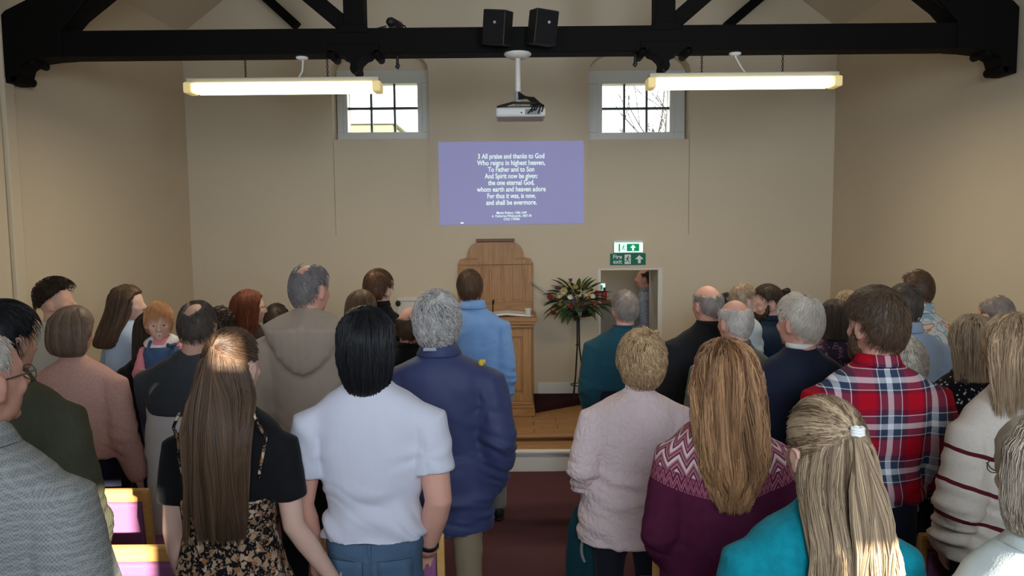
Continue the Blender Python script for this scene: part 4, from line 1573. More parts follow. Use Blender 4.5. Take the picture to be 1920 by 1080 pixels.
    if foot:
        for s in (-1, 1):
            g = Geo()
            fx_ = s * .1
            g.loft([(fx_, .055, .002, .044, .125, .125), (fx_, .055, .022, .046, .128, .128)], 18, 2.4)
            g.loft([(fx_, .05, .02, .042, .12, .12), (fx_, .03, .055, .038, .085, .10), (fx_, -.005, .095, .036, .042, .06)], 18, 2.2)
            part('shoe', g, lg.get('shoe', M_SHOE), root, 0, True)
    # ---- hair
    h = hair
    if h:
        kind = h['kind']
        sd2 = NP[0] * 5 + 1
        mt = h['mat']
        line = h.get('line', HL_SHORT)
        n = int(h.get('n', 900) * (1.45 if kind == 'short' else 1.8 if kind == 'curly' else 1.0))
        n = min(n, 1900)
        rd = h.get('rad', .0017) * (.68 if kind == 'short' else .95 if kind == 'curly' else 1.12)
        pcs = []
        if kind in ('short', 'curly'):
            cu = kind == 'curly'
            th = h.get('t', .016)
            pcs.append(shell(H, th, line, h.get('bald'), .6 if cu else h.get('lump', .12), 70 if cu else 30, sd2, h.get('top', .3), cut=h.get('cut', .12), recede=h.get('recede', 0)))
            if n:
                pcs.append(short_strands(H, n, h.get('L', .035) * (1 if cu else .7), th, line, h.get('bald'), h.get('lift', .12), sd2, .007 if cu else h.get('wavy', 0), rd, h.get('top', .3), K=6 if cu else 4, recede=h.get('recede', 0)))
        elif kind == 'long':
            th = h.get('t', .018)
            pcs.append(shell(H, th, HL_LOW, None, .12, 30, sd2, .15, cut=.12))
            # head part of the fall, in head space, then down the back
            top_ = H((0, -.01, .113 + th * .95))
            kk = hk

            def hpnt(y, z):
                return H((0, y, z))
            L = h['end']       # world height of the tips
            w0 = .080 * kk + th
            p1, p2, p3 = hpnt(-.02, .085), hpnt(-.03, .03), hpnt(-.045, -.05)
            bw = h.get('w', .10)
            ew = h.get('ew', .09)
            ex_ = h.get('ex', 0.0)
            yb = -(.104 + ez + .012) + off.y * .5 + .035
            zn = zsh + .045
            ym = min(p3.y - .0, yb + .03)
            rings = [(top_.x, top_.y - .0, top_.z, .006, .006, .006), (top_.x, top_.y - .005, top_.z - .010 * kk, w0 * .48, .05, .055),
                     (p1.x, p1.y, top_.z - .045 * kk, w0 * .86, .06, .088 * kk + th * .6), (p2.x, p2.y, p2.z, w0 * 1.02, .05, .092 * kk + th * .5),
                     (p3.x, p3.y - .005, p3.z, w0 * 1.06, .045, .072 * kk + th * .5), (p3.x + ex_ * .2, ym - .015, zn - .01, bw, .035, .055),
                     (p3.x + ex_ * .5, yb - .03, zsh - .075, bw * 1.02, .03, .038)]
            zl = rings[-1][2]
            for q in (.3, .6, .85, 1.0):
                rings.append((p3.x + ex_ * (.5 + .5 * q), yb - .03 + (.012 + h.get('hang', 0)) * q, zl + (L - zl) * q, bw * 1.02 + (ew - bw) * q ** .65, .028 * (1 - .5 * q), .036 * (1 - .5 * q)))
            if L > zsh - .075:
                rings = rings[:5] + [(p3.x + ex_, ym - .005, max(L, zsh - .06), bw * .95, .035, .045)]
            pcs += curtain(rings, n, h.get('rad', .0026) * .68, h.get('K', 8), h.get('wave', .0), h.get('wf', 3.0), sd2, h.get('az', 2.1), clump=h.get('clump', 0.0), jit=h.get('jit', .006), ragged=h.get('rag', .14), inner_cut=h.get('icut', .45), grad=h.get('grad', .25))
        elif kind == 'halfup':
            th = h.get('t', .014)
            pcs.append(shell(H, th, HL_SHORT, None, .12, 30, sd2, .25, cut=.12))
            r_ = np.random.default_rng(sd2)
            T = np.array([h.get('tx', .02), -.86, h.get('tz', .54)])
            T /= np.linalg.norm(T)
            D = r_.normal(size=(n * 4, 3))
            D /= np.linalg.norm(D, axis=1, keepdims=True)
            m_ = scalp_mask(D, HL_SHORT, None, .1, .1, sd2)
            D = D[(m_ > .5) & (D[:, 2] > -.12)][:int(n * .75)]
            om = np.arccos(np.clip(D @ T, -1, 1))
            pth = []
            for t in np.linspace(0, 1, 7):
                q = (np.sin((1 - t) * om) / np.sin(om))[:, None] * D + (np.sin(t * om) / np.sin(om))[:, None] * T
                q = q + np.array([0, 0, -.12]) * (np.sin(t * math.pi) * np.minimum(1, om))[:, None] * (D[:, 2] < .75)[:, None]
                q /= np.linalg.norm(q, axis=1, keepdims=True)
                pth.append(q * np.array(H.R) + q * (th * (.9 + .25 * t) + .004 * r_.uniform(0, 1, len(D)))[:, None] * hk * (1 + .25 * ss((q[:, 2] - .2) / .7))[:, None])
            pth = np.stack(pth, 1)
            pth = H.arr(pth.reshape(-1, 3)).reshape(len(D), 7, 3)
            pcs.append(hair_strands(pth, np.outer(r_.uniform(.7, 1.3, len(D)), [.5, .9, 1, 1, 1, .9, .7]) * h.get('rad', .002) * .75, np.clip(.38 + .3 * np.sin(D[:, 0] * 9 + D[:, 2] * 6) + r_.normal(0, .2, len(D)), 0, 1)))
            tie = H(tuple(T * (np.array(H.R) / hk + th + .012)))
            L = h['end']
            ex_ = h.get('ex', 0.0)
            yb = -(.104 + ez + .012) + off.y * .5 + .005
            a_, b_, c_ = H((0, -.045, .03)), H((0, -.050, -.03)), H((0, -.050, -.085))
            bw, ew = h.get('w', .09), h.get('ew', .12)
            rings = [(a_.x, a_.y, a_.z + .03 * hk, .03, .02, .050), (a_.x, a_.y, a_.z, .068, .03, .070), (b_.x, b_.y, b_.z, .082, .03, .070), (c_.x + ex_ * .1, c_.y, c_.z, bw * .98, .03, .062),
                     (c_.x + ex_ * .3, min(c_.y, yb + .01), zsh + .03, bw, .03, .05)]
            for q in (.25, .5, .75, 1.0):
                rings.append((c_.x + ex_ * (.3 + .7 * q), yb - .012, zsh + .03 + (L - zsh - .03) * q, bw + (ew - bw) * q, .026 * (1 - .4 * q), .034 * (1 - .4 * q)))
            pcs += curtain(rings, n, h.get('rad', .002) * .75, 9, h.get('wave', .006), 1.6, sd2, 1.75, clump=.05, jit=.012, ragged=.3, inner_cut=.6, grad=.3)
            # the tail from the tie
            N2 = 800
            pth = []
            pa_, pb_ = r_.uniform(-1, 1, N2), r_.uniform(-.5, 1, N2)
            for t in np.linspace(0, 1, 8):
                wd = .010 + h.get('tw', .034) * ss(t / .4) + .02 * t
                drop = t * (tie.z - L) * 1.0
                x_ = tie.x + ex_ * .7 * t + pa_ * wd + .006 * np.sin(t * 9 + pa_ * 5)
                y_ = tie.y + (yb - .055 - tie.y) * ss(t / .55) - .014 * pb_ * ss(t / .2) - .02 * np.sin(min(1, t * 3) * math.pi) * .6
                pth.append(np.stack([x_, y_, tie.z - drop * (.8 + .2 * np.abs(np.cos(pa_ * 7)))], 1))
            pth = np.stack(pth, 1)
            pcs.append(hair_strands(pth, np.outer(r_.uniform(.8, 1.4, N2), [.8, 1, 1, 1, 1, .9, .6, .2]) * h.get('rad', .002) * .75, np.clip(.62 + .25 * np.sin(pa_ * 12) + r_.normal(0, .15, N2), 0, 1)))
            if h.get('tie', 1):
                tg_ = Geo()
                for dz in (-.008, .0, .008):
                    tg_.tube([tie + Vector((.0125 * math.cos(t), -.004 + .009 * math.sin(t), dz * .8 + .0015 * math.sin(t * 5))) for t in np.linspace(0, 2 * math.pi, 17)], .0048, 8, False)
                o_ = part('hair_tie', tg_, M_WHITE, root, 0, True)
                o_['label'] = 'white hair tie'
        elif kind == 'bob':
            th = h.get('t', .02)
            pcs.append(shell(H, th, HL_LOW, None, .15, 30, sd2, .2, cut=.12))
            Ld = h.get('drop', -.135)
            tp = h.get('tp', 0)
            bw = h.get('w', .104)
            rings = [(0, -.01, .113 * hk + th, .006, .006, .006), (0, -.012, .105 * hk + th, .045, .05, .05), (0, -.018, .07, .078 * hk + th * .8, .07, .082 * hk + th * .8),
                     (0, -.03, .01, bw * .97, .055, .078 + th), (0, -.035, -.05, bw, .05, .072 + th), (0, -.035, Ld + .045, bw * (.97 - .8 * tp), .045, .066 + th), (0, -.03, Ld + .010, bw * (.84 - tp), .04, .050 + th), (0, -.028, Ld - .006, bw * (.5 - tp * .8), .03, .03)]
            cc = curtain(rings, n, h.get('rad', .0024) * .65, 8, h.get('wave', 0.0), 2.5, sd2, h.get('az', 2.2), jit=h.get('jit', .005), ragged=h.get('rag', .05), inner_cut=h.get('icut', .1), grad=h.get('grad', 0))
            pcs += [(H.arr(np.asarray(a)), b, c) for a, b, c in cc]
        hair_obj(root, pcs, mt)
        if h.get('beard'):
            g = Geo()
            g.ell(H((0, .045, -.095)), (.060 * hk, .058 * hk, .046 * hk), H.m, 18, 12)
            g.ell(H((0, .085, -.115)), (.034 * hk, .032 * hk, .040 * hk), H.m, 14, 10)
            for s in (-1, 1):
                g.tube([H((s * .072, .02, -.01)), H((s * .066, .035, -.06)), H((s * .05, .05, -.09))], [.010, .018, .022], 10)
            g.tube([H((-.03, .092, -.066)), H((0, .104, -.058)), H((.03, .092, -.066))], .008, 8)
            bm_ = solid(g, .007, 2)
            bv = vcos(bm_)
            setco(bm_, bv + vnor(bm_) * (vnoise(bv, 90, 3) * .004)[:, None])
            ba = bm_.attributes.new('tint', 'FLOAT', 'POINT')
            ba.data.foreach_set('value', np.full(len(bv), .3, np.float32))
            link('beard', bm_, mt, root)
    NP[0] += 1
    root['_'] = 0
    del root['_']
    return dict(root=root, H=H, arms=arms, zsh=zsh, off=off, Ht=Ht, nr=nr, cw=cw, ez=ez, shirt=shirt_o, legs=legs_o)

# ------------------------------------------------------------------ hair and cloth materials
HM = {
    'black': hair_mat('black_hair', (0.004, 0.004, 0.005), (0.020, 0.020, 0.023), .38),
    'darkbrown': hair_mat('dark_brown_hair', (0.014, 0.008, 0.005), (0.062, 0.036, 0.022)),
    'brown': hair_mat('brown_hair', (0.040, 0.020, 0.010), (0.150, 0.085, 0.045)),
    'longbrown': hair_mat('long_brown_hair', (0.040, 0.022, 0.013), (0.165, 0.098, 0.058), .42),
    'midbrown': hair_mat('short_mid_brown_hair', (0.050, 0.028, 0.015), (0.150, 0.092, 0.055)),
    'chestnut': hair_mat('chestnut_hair', (0.045, 0.018, 0.008), (0.16, 0.070, 0.030)),
    'red': hair_mat('auburn_hair', (0.07, 0.015, 0.006), (0.24, 0.065, 0.025)),
    'ginger': hair_mat('ginger_toddler_hair', (0.38, 0.15, 0.05), (0.85, 0.45, 0.20)),
    'strawberry': hair_mat('strawberry_blonde_hair', (0.10, 0.038, 0.014), (0.60, 0.33, 0.16)),
    'blonde': hair_mat('blonde_hair', (0.20, 0.12, 0.06), (0.66, 0.47, 0.29)),
    'dkblonde': hair_mat('dark_blonde_hair', (0.11, 0.066, 0.036), (0.60, 0.44, 0.28)),
    'curlblonde': hair_mat('curly_golden_hair', (0.19, 0.105, 0.048), (0.72, 0.49, 0.27)),
    'ash': hair_mat('ash_brown_bob_hair', (0.09, 0.056, 0.036), (0.31, 0.215, 0.150)),
    'greyblonde': hair_mat('grey_blonde_hair', (0.20, 0.155, 0.11), (0.56, 0.48, 0.38)),
    'white': hair_mat('white_hair', (0.34, 0.30, 0.26), (0.78, 0.72, 0.65)),
    'cream': hair_mat('cream_white_hair', (0.40, 0.34, 0.27), (0.80, 0.73, 0.62)),
    'silver': hair_mat('silver_curly_hair', (0.14, 0.13, 0.12), (0.74, 0.70, 0.66)),
    'grey': hair_mat('grey_hair', (0.07, 0.06, 0.058), (0.33, 0.29, 0.275)),
    'mousegrey': hair_mat('warm_grey_hair', (0.15, 0.12, 0.105), (0.45, 0.38, 0.34)),
    'dkgrey': hair_mat('dark_grey_hair', (0.028, 0.022, 0.019), (0.15, 0.115, 0.095)),
}


def cloth(name, c, var=.08, scale=30, bump=.25, bs=220, rough=.92, spec=.12):
    t = NT(name, rough, spec)
    t.b.inputs['Sheen Weight'].default_value = 0.05
    n = t.noise(scale, 4)
    t.color(t.mix(n, tuple(v * (1 - var) for v in c), tuple(min(.92, v * (1 + var)) for v in c)))
    if bump:
        t.bump(t.noise(bs, 3), bump, .003)
    return t.m


CL = {
    'white_tee': cloth('white_cotton', (0.59, 0.595, 0.675), .02, 20, .1),
    'navy': cloth('navy_waterproof', (0.040, 0.052, 0.135), .12, 8, .12, 60, .6, .3),
    'hoodie': cloth('taupe_fleece', (0.36, 0.285, 0.225), .06),
    'denimblue': cloth('light_blue_cotton', (0.19, 0.34, 0.62), .14, 14),
    'black': cloth('black_cotton', (0.010, 0.010, 0.011), .2),
    'blackjkt': cloth('black_jacket_wool', (0.018, 0.018, 0.020), .2),
    'charcoal': cloth('charcoal_knit', (0.050, 0.056, 0.064), .12),
    'palegrey': cloth('pale_grey_cotton', (0.55, 0.54, 0.52), .05),
    'pink': None, 'olive': None,
    'ltgrey_tee': cloth('light_grey_jersey', (0.58, 0.58, 0.55), .04),
    'skyblue': cloth('light_blue_sweatshirt', (0.44, 0.54, 0.70), .05),
    'maroon': cloth('dark_maroon_knit', (0.06, 0.012, 0.02), .2),
    'darktop': cloth('dark_brown_top', (0.035, 0.026, 0.024), .3, 40),
    'teal': cloth('teal_cardigan_wool', (0.018, 0.075, 0.105), .1),
    'greygreen': cloth('grey_green_jacket', (0.13, 0.14, 0.125), .15, 30),
    'darknavy': cloth('dark_navy_jacket', (0.014, 0.026, 0.048), .2),
    'suit': cloth('navy_suit_wool', (0.014, 0.018, 0.034), .12),
    'ltblue': cloth('light_blue_shirt_cotton', (0.32, 0.40, 0.52), .08, 14),
    'khaki': cloth('khaki_cotton', (0.30, 0.235, 0.15), .1, 10),
    'darktrouser': cloth('dark_trouser_wool', (0.018, 0.019, 0.028), .15),
    'navytrouser': cloth('navy_trouser_cotton', (0.018, 0.022, 0.045), .15),
    'greytrouser': cloth('grey_trouser_cotton', (0.30, 0.29, 0.27), .1),
    'turq': cloth('turquoise_fluffy_knit', (0.005, 0.235, 0.30), .35, 45, .6, 130),
    'ivory': cloth('ivory_cotton', (0.72, 0.72, 0.70), .05),
    'mint': cloth('pale_mint_blouse', (0.58, 0.66, 0.66), .1, 5),
    'babypink': cloth('toddler_pink_cotton', (0.72, 0.27, 0.33), .06),
    'dungaree': cloth('denim_dungaree', (0.055, 0.10, 0.20), .25, 40),
    'whitecollar': cloth('white_collar_cotton', (0.78, 0.75, 0.72), .03),
}
t = NT('blue_jeans', .9, .12)
n = t.noise(7, 4)
t.color(t.mix(n, (0.040, 0.078, 0.135), (0.105, 0.175, 0.265)))
t.bump(t.noise(300, 2, vec=t.mapping((1, 1, .3))), .3, .003)
CL['jeans'] = t.m

t = NT('boucle_pink_knit', .95, .1)
n = t.noise(95, 3, .6)
t.color(t.mix(n, (0.50, 0.26, 0.22), (0.70, 0.44, 0.37)))
t.bump(n, .7, .006)
CL['pink'] = t.m

t = NT('olive_corduroy', .95, .1)
x, y, z = t.xyz()
w = t.math('SINE', t.math('MULTIPLY', t.math('ADD', x, t.math('MULTIPLY', y, .6)), 900))
t.color(t.mix(t.noise(10, 4), (0.052, 0.056, 0.036), (0.095, 0.098, 0.066)))
t.bump(w, .3, .003)
CL['olive'] = t.m

t = NT('grey_tweed', .95, .1)
ck = t.n('ShaderNodeTexChecker')
ck.inputs['Scale'].default_value = 190
ck.inputs[1].default_value = (.36, .38, .37, 1)
ck.inputs[2].default_value = (.15, .16, .165, 1)
t.link(t.co(), ck.inputs[0])
nz = t.noise(70, 3, .7)
x, y, z = t.xyz()
wf = t.math('GREATER_THAN', t.math('SINE', t.math('MULTIPLY', z, 260)), .55)
c1 = t.mix(.5, ck.outputs[0], t.mix(nz, (.14, .15, .155), (.42, .44, .42)))
t.color(t.mix(t.math('MULTIPLY', wf, .25), c1, (.48, .48, .44)))
t.bump(nz, .4, .003)
CL['tweed'] = t.m

t = NT('pink_quilting', .9, .15)
v = t.n('ShaderNodeTexVoronoi')
v.feature = 'DISTANCE_TO_EDGE'
v.inputs['Scale'].default_value = 30
t.link(t.mapping((1, 1, .8)), v.inputs['Vector'])
q = t.math('MINIMUM', v.outputs['Distance'], .25)
t.color(t.mix(t.noise(20, 3), (0.72, 0.57, 0.565), (0.80, 0.65, 0.64)))
t.bump(t.math('MULTIPLY', q, 4), .55, .006)
CL['quilt'] = t.m

# plaid: warp and weft colours averaged where they cross
t = NT('red_plaid_flannel', .92, .1)
x, y, z = t.xyz()
nz = t.noise(3, 2)
RED, NAVY, WHT, MAR = (0.42, 0.006, 0.018), (0.035, 0.055, 0.10), (0.72, 0.74, 0.76), (0.13, 0.012, 0.035)


def sett(u, period, off):
    f = t.math('FRACT', t.math('ADD', t.math('MULTIPLY', u, 1 / period), off))
    return t.ramp(f, [(0, RED), (.22, MAR), (.30, WHT), (.32, NAVY), (.46, WHT), (.58, NAVY), (.74, WHT), (.76, MAR), (.88, RED), (.95, RED)], 'CONSTANT')


u_ = t.math('ADD', x, t.math('MULTIPLY', nz, .02))
v_ = t.math('ADD', z, t.math('MULTIPLY', nz, .03))
t.color(t.mix(.5, sett(u_, .19, .47), sett(v_, .18, .15)))
t.bump(t.noise(250, 2), .2, .003)
CL['plaid'] = t.m

# fair isle yoke on a plum jumper
def fairisle(z0):
    t = NT('fair_isle_knit', .95, .1)
    x, y, z = t.xyz()
    # distance down from the neck, curving with the yoke
    r = t.math('SQRT', t.math('ADD', t.math('MULTIPLY', x, x), t.math('MULTIPLY', y, y)))
    d = t.math('ADD', t.math('SUBTRACT', z0, z), t.math('MULTIPLY', r, .42))
    d = t.math('ADD', d, t.math('MULTIPLY', t.noise(12, 2), .012))
    az = t.math('ARCTAN2', x, t.math('SUBTRACT', .1, y))
    uu = t.math('MULTIPLY', az, 4.6)
    tri = t.math('PINGPONG', uu, .5)
    # bold chevrons in the middle of the yoke
    f = t.math('FRACT', t.math('ADD', t.math('MULTIPLY', d, 19), t.math('MULTIPLY', tri, 1.7)))
    PK, WH, PL, DK = (0.42, 0.14, 0.19), (0.62, 0.49, 0.44), (0.12, 0.022, 0.052), (0.07, 0.05, 0.045)
    chev = t.ramp(f, [(0, WH), (.30, PK), (.48, DK), (.60, PK), (.82, PL)], 'CONSTANT')
    tri2 = t.math('PINGPONG', t.math('MULTIPLY', uu, 2.6), .5)
    f2 = t.math('FRACT', t.math('ADD', t.math('MULTIPLY', d, 22), t.math('MULTIPLY', tri2, -1.6)))
    bord = t.ramp(f2, [(0, PL), (.4, PK), (.62, PL), (.8, PK)], 'CONSTANT')
    f3 = t.math('FRACT', t.math('ADD', t.math('MULTIPLY', d, 11), t.math('MULTIPLY', tri, 1.2)))
    topb = t.ramp(f3, [(0, PK), (.55, (0.25, 0.055, 0.085)), (.72, PK)], 'CONSTANT')
    a = t.mix(t.math('GREATER_THAN', d, .125), topb, chev)
    b = t.mix(t.math('GREATER_THAN', d, .285), a, bord)
    t.color(t.mix(t.math('GREATER_THAN', d, .345), b, t.mix(t.noise(30, 3), (0.070, 0.011, 0.034), (0.105, 0.018, 0.05))))
    t.bump(t.noise(180, 3, vec=t.mapping((1, 1, .5))), .5, .004)
    return t.m


# black ground with tan, cream and rust flowers
t = NT('floral_viscose', .9, .12)


def cells(scale, lo, seed):
    v = t.n('ShaderNodeTexVoronoi')
    v.inputs['Scale'].default_value = scale
    nd = t.n('ShaderNodeMix', data_type='VECTOR')
    t.put(nd.inputs[0], .035)
    t.link(t.mapping(loc=(seed, seed * 2, 0)), nd.inputs[4])
    nn = t.n('ShaderNodeTexNoise')
    nn.inputs['Scale'].default_value = 60
    t.link(t.co(), nn.inputs['Vector'])
    t.link(nn.outputs['Color'], nd.inputs[5])
    t.link(nd.outputs[1], v.inputs['Vector'])
    return t.math('LESS_THAN', v.outputs['Distance'], lo), v.outputs['Color']


m1, c1 = cells(46, .47, 0)
m2, c2 = cells(80, .38, .37)
sep = t.xyz(c1)
pet = t.ramp(sep[0], [(0, (0.42, 0.27, 0.165)), (.35, (0.50, 0.36, 0.24)), (.62, (0.33, 0.15, 0.07)), (.8, (0.55, 0.42, 0.30))], 'CONSTANT')
base = t.mix(m2, (0.010, 0.009, 0.010), (0.26, 0.18, 0.12))
t.color(t.mix(m1, base, pet))
CL['floral'] = t.m

# black with pale stars
t = NT('black_starry_cotton', .9, .12)
v = t.n('ShaderNodeTexVoronoi')
v.inputs['Scale'].default_value = 48
t.link(t.co(), v.inputs['Vector'])
t.color(t.mix(t.math('LESS_THAN', v.outputs['Distance'], .24), (0.008, 0.008, 0.010), (0.42, 0.42, 0.45)))
CL['stars'] = t.m


def striped(zs_, slope=0.0):
    t = NT('cream_striped_knit', .95, .1)
    x, y, z = t.xyz()
    zz = t.math('ADD', t.math('ADD', z, t.math('MULTIPLY', x, slope)), t.math('MULTIPLY', t.noise(7, 2), .03))
    acc = None
    for a in zs_:
        m = t.math('LESS_THAN', t.math('ABSOLUTE', t.math('SUBTRACT', zz, a)), .0075)
        acc = m if acc is None else t.math('MAXIMUM', acc, m)
    t.color(t.mix(acc, t.mix(t.noise(120, 3), (0.56, 0.49, 0.42), (0.68, 0.61, 0.53)), (0.10, 0.012, 0.018)))
    t.bump(t.noise(200, 3), .4, .004)
    return t.m


# leafy holiday shirt
t = NT('tropical_print_cotton', .9, .12)
n = t.noise(6, 2, .5, distort=1.5)
t.color(t.ramp(n, [(0, (.62, .64, .62)), (.42, (.30, .42, .46)), (.48, (.66, .66, .63)), (.56, (.60, .25, .11)), (.64, (.66, .60, .55)), (.74, (.25, .10, .05))], 'CONSTANT'))
CL['tropical'] = t.m
t = NT('checked_grey_shirt', .9, .12)
ck = t.n('ShaderNodeTexChecker')
ck.inputs['Scale'].default_value = 55
ck.inputs[1].default_value = (.30, .33, .38, 1)
ck.inputs[2].default_value = (.19, .21, .26, 1)
t.link(t.co(), ck.inputs[0])
t.color(ck.outputs[0])
CL['check'] = t.m
t = NT('dark_floral_viscose', .9, .12)
n = t.noise(26, 2)
t.color(t.ramp(n, [(0, (.03, .018, .03)), (.55, (.16, .085, .13)), (.64, (.04, .02, .035))], 'CONSTANT'))
CL['darkfloral'] = t.m

# ------------------------------------------------------------------ chairs
def make_chair(label, x, y, rz=0.0, group=None):
    c = thing('chair', label, 'chair', (x, y, 0), rz, group)
    for s in (-1, 1):
        part('leg', Geo().beam((s * .225, .0, 0), (s * .225, -.035, .47), .036, .03).beam((s * .225, -.033, .45), (s * .225, -.075, .905), .034, .03), M_BEECH, c, .005)
        part('leg', Geo().beam((s * .225, .44, 0), (s * .225, .42, .44), .034, .034), M_BEECH, c, .005)
        part('side_rail', Geo().span((s * .225 - .014, -.02, .37), (s * .225 + .014, .43, .425)), M_BEECH, c, .004)
    part('top_rail', Geo().box((0, -.072, .885), (.48, .03, .062), (R(5), 0, 0)), M_BEECH, c, .008)
    part('back_pad', Geo().box((0, -.058, .745), (.415, .05, .215), (R(5), 0, 0)), M_PURPLE, c, .014)
    part('cross_rail', Geo().box((0, -.038, .56), (.42, .022, .03), (R(5), 0, 0)), M_BEECH, c, .004)
    part('seat', Geo().box((0, .205, .455), (.45, .45, .065)), M_PURPLE, c, .02)
    part('front_rail', Geo().span((-.21, .415, .37), (.21, .435, .425)), M_BEECH, c, .004)
    return c


def copy_tree(o):
    c = o.copy()
    COL.objects.link(c)
    for ch in list(o.children):
        d = ch.copy()
        COL.objects.link(d)
        d.parent = c
        for g_ in list(ch.children):
            e = g_.copy()
            COL.objects.link(e)
            e.parent = d
    return c


ch0 = make_chair('beech chair with purple pads under the white t-shirt man\'s hand', -.515, 2.90)
for lab, x, y in (('beech chair with purple pads between the tweed jacket and the floral dress', -1.48, 2.82),
                  ('sunlit beech chair with purple pads behind the woman in the pink jumper', -1.93, 3.44),
                  ('beech chair with purple pads in front of the woman in the fair isle jumper', .79, 2.93),
                  ('beech chair with purple pads beside the turquoise jumper, below the plaid shirt', 1.80, 2.86)):
    c = copy_tree(ch0)
    c.location = (x, y, 0)
    c['label'] = lab

# ------------------------------------------------------------------ the congregation
T_ = dict
DT, NV = {'mat': CL['darktrouser']}, {'mat': CL['navytrouser']}
OPEN_BALD = [(0, .25, .95, .75, 1)]


# ---- left of the aisle, nearest first
person('older man with thin pinkish white hair, glasses and grey tweed jacket', -64, 606, 1.80, bx=-62, hy=-20, hp=4, sh=.26, bulk=1.1, skin='ruddy', hs=1.12, vox=.008, glasses=True,
       hair=T_(kind='short', mat=HM['white'], t=.006, L=.020, n=1500, lift=.0, bald=[(0, .35, .93, .55, .75)], line=HL_SHORT, recede=.2), shirt=T_(mat=CL['tweed'], name='jacket', ease=.030, fold=.006, collar=T_(h=.04, fold=1)), legs=DT,
       armR=T_(e=(.075, -.04, -.29)))
person('dark haired person in an olive green cord jacket behind the tweed jacket', 0, 572, 2.75, bx=-2, hy=-15, sh=.262, bulk=1.08, hs=1.08, skin='fair', vox=.010,
       hair=T_(kind='short', mat=HM['black'], t=.022, L=.05, n=900), shirt=T_(mat=CL['olive'], name='jacket', ease=.028, fold=.006, collar=T_(h=.04, fold=1)), legs=DT, armR=T_(e=(.08, -.05, -.28)))
FLORAL = person('woman with very long straight brown hair, black tee and floral dress', 430, 613, 2.52, bx=415, sex='f', hy=-17, sh=.232, skin='pale', vox=.0065, hs=1.03, hgap=.022,
       hair=T_(kind='halfup', mat=HM['longbrown'], t=.014, n=2100, end=1.09, w=.104, ew=.062, ex=.02, rad=.0019, tx=.0, tz=.62, tie=0, tw=.06, wave=.003),
       shirt=T_(mat=CL['black'], name='tee', ease=.010, sleeve='short', slen=.66, fold=.002, hem=1.10), legs=T_(bare=1, mat=CL['floral'], skirt=.55, top=1.21),
       armR=T_(e=(.035, -.02, -.27), w=(.115, .06, -.22)), armL=T_(e=(-.02, -.02, -.28), w=(.01, .06, -.24)))
TEE = person('man with collar length black hair, white t-shirt and blue jeans', 684, 573, 2.66, bx=692, hy=6, sh=.272, bulk=1.16, skin='ruddy', vox=.0065, hs=1.03, hgap=.02,
       hair=T_(kind='bob', mat=HM['black'], t=.016, n=1700, drop=-.185, tp=.24, w=.094, rad=.0024, wave=.006, rag=.22, icut=.4, jit=.010), shirt=T_(mat=CL['white_tee'], name='tee', ease=.012, sleeve='short', slen=.64, fold=.009, hem_y=1022, collar=T_(h=.022, out=.006), vox=.008),
       legs=T_(mat=CL['jeans'], name='jeans', fine=1, vox=.012), armR=T_(e=(.035, -.03, -.27), w=(-.055, .10, -.215), hand=((-.2, .8, -.6), (-.8, .35, -.1), (-.1, -.5, -.8), .55)),
       armL=T_(e=(-.04, -.03, -.28), w=(.03, .07, -.22)))
NAVYMAN = person('man with thick curly silver hair, navy rain jacket and khaki trousers', 818, 548, 3.6, bx=832, hy=4, sh=.282, hs=1.08, bulk=1.14, belly=.03, skin='ruddy', vox=.009, hgap=.028,
       hair=T_(kind='curly', mat=HM['silver'], t=.026, L=.045, n=1100, rad=.0024), shirt=T_(mat=CL['navy'], name='jacket', ease=.034, fold=.010, hem_y=1003, flare=.012, collar=T_(h=.055, fold=1, out=.02)),
       legs=T_(mat=CL['khaki'], fine=1), armR=T_(e=(.055, -.05, -.28), w=(-.03, .10, -.22)), armL=T_(e=(-.05, -.03, -.28)))
person('woman with an ash brown bob, seen from behind in a pink boucle jumper', 131, 573, 3.95, bx=142, sex='f', hy=-12, hr=3, hs=1.1, sh=.262, bulk=1.12, skin='fair', vox=.009, hgap=.022,
       hair=T_(kind='bob', mat=HM['ash'], t=.020, n=1100, drop=-.125, w=.108), shirt=T_(mat=CL['pink'], name='jumper', ease=.022, fold=.006, hem_y=862, flare=.012), legs=NV,
       armR=T_(e=(.05, -.02, -.29), w=(.035, .05, -.24)), armL=T_(e=(-.05, -.02, -.29)))
bald_man = person('balding man in a charcoal jumper holding the red haired toddler', 366, 566, 3.98, bx=330, hy=10, hp=-12, sh=.278, hs=1.08, skin='fair', vox=.010, hgap=.012,
       hair=T_(kind='short', mat=HM['dkgrey'], t=.014, L=.03, n=900, bald=[(-.12, -.55, .82, .42, 1)]), shirt=T_(mat=CL['charcoal'], name='jumper', ease=.020, fold=.004, hem_y=782),
       legs=T_(mat=CL['palegrey'], ease=.06, wide=.035, fine=1), armL=T_(e=(-.02, .10, -.25), w=(.04, .22, .08)), armR=T_(e=(.03, .05, -.28)))
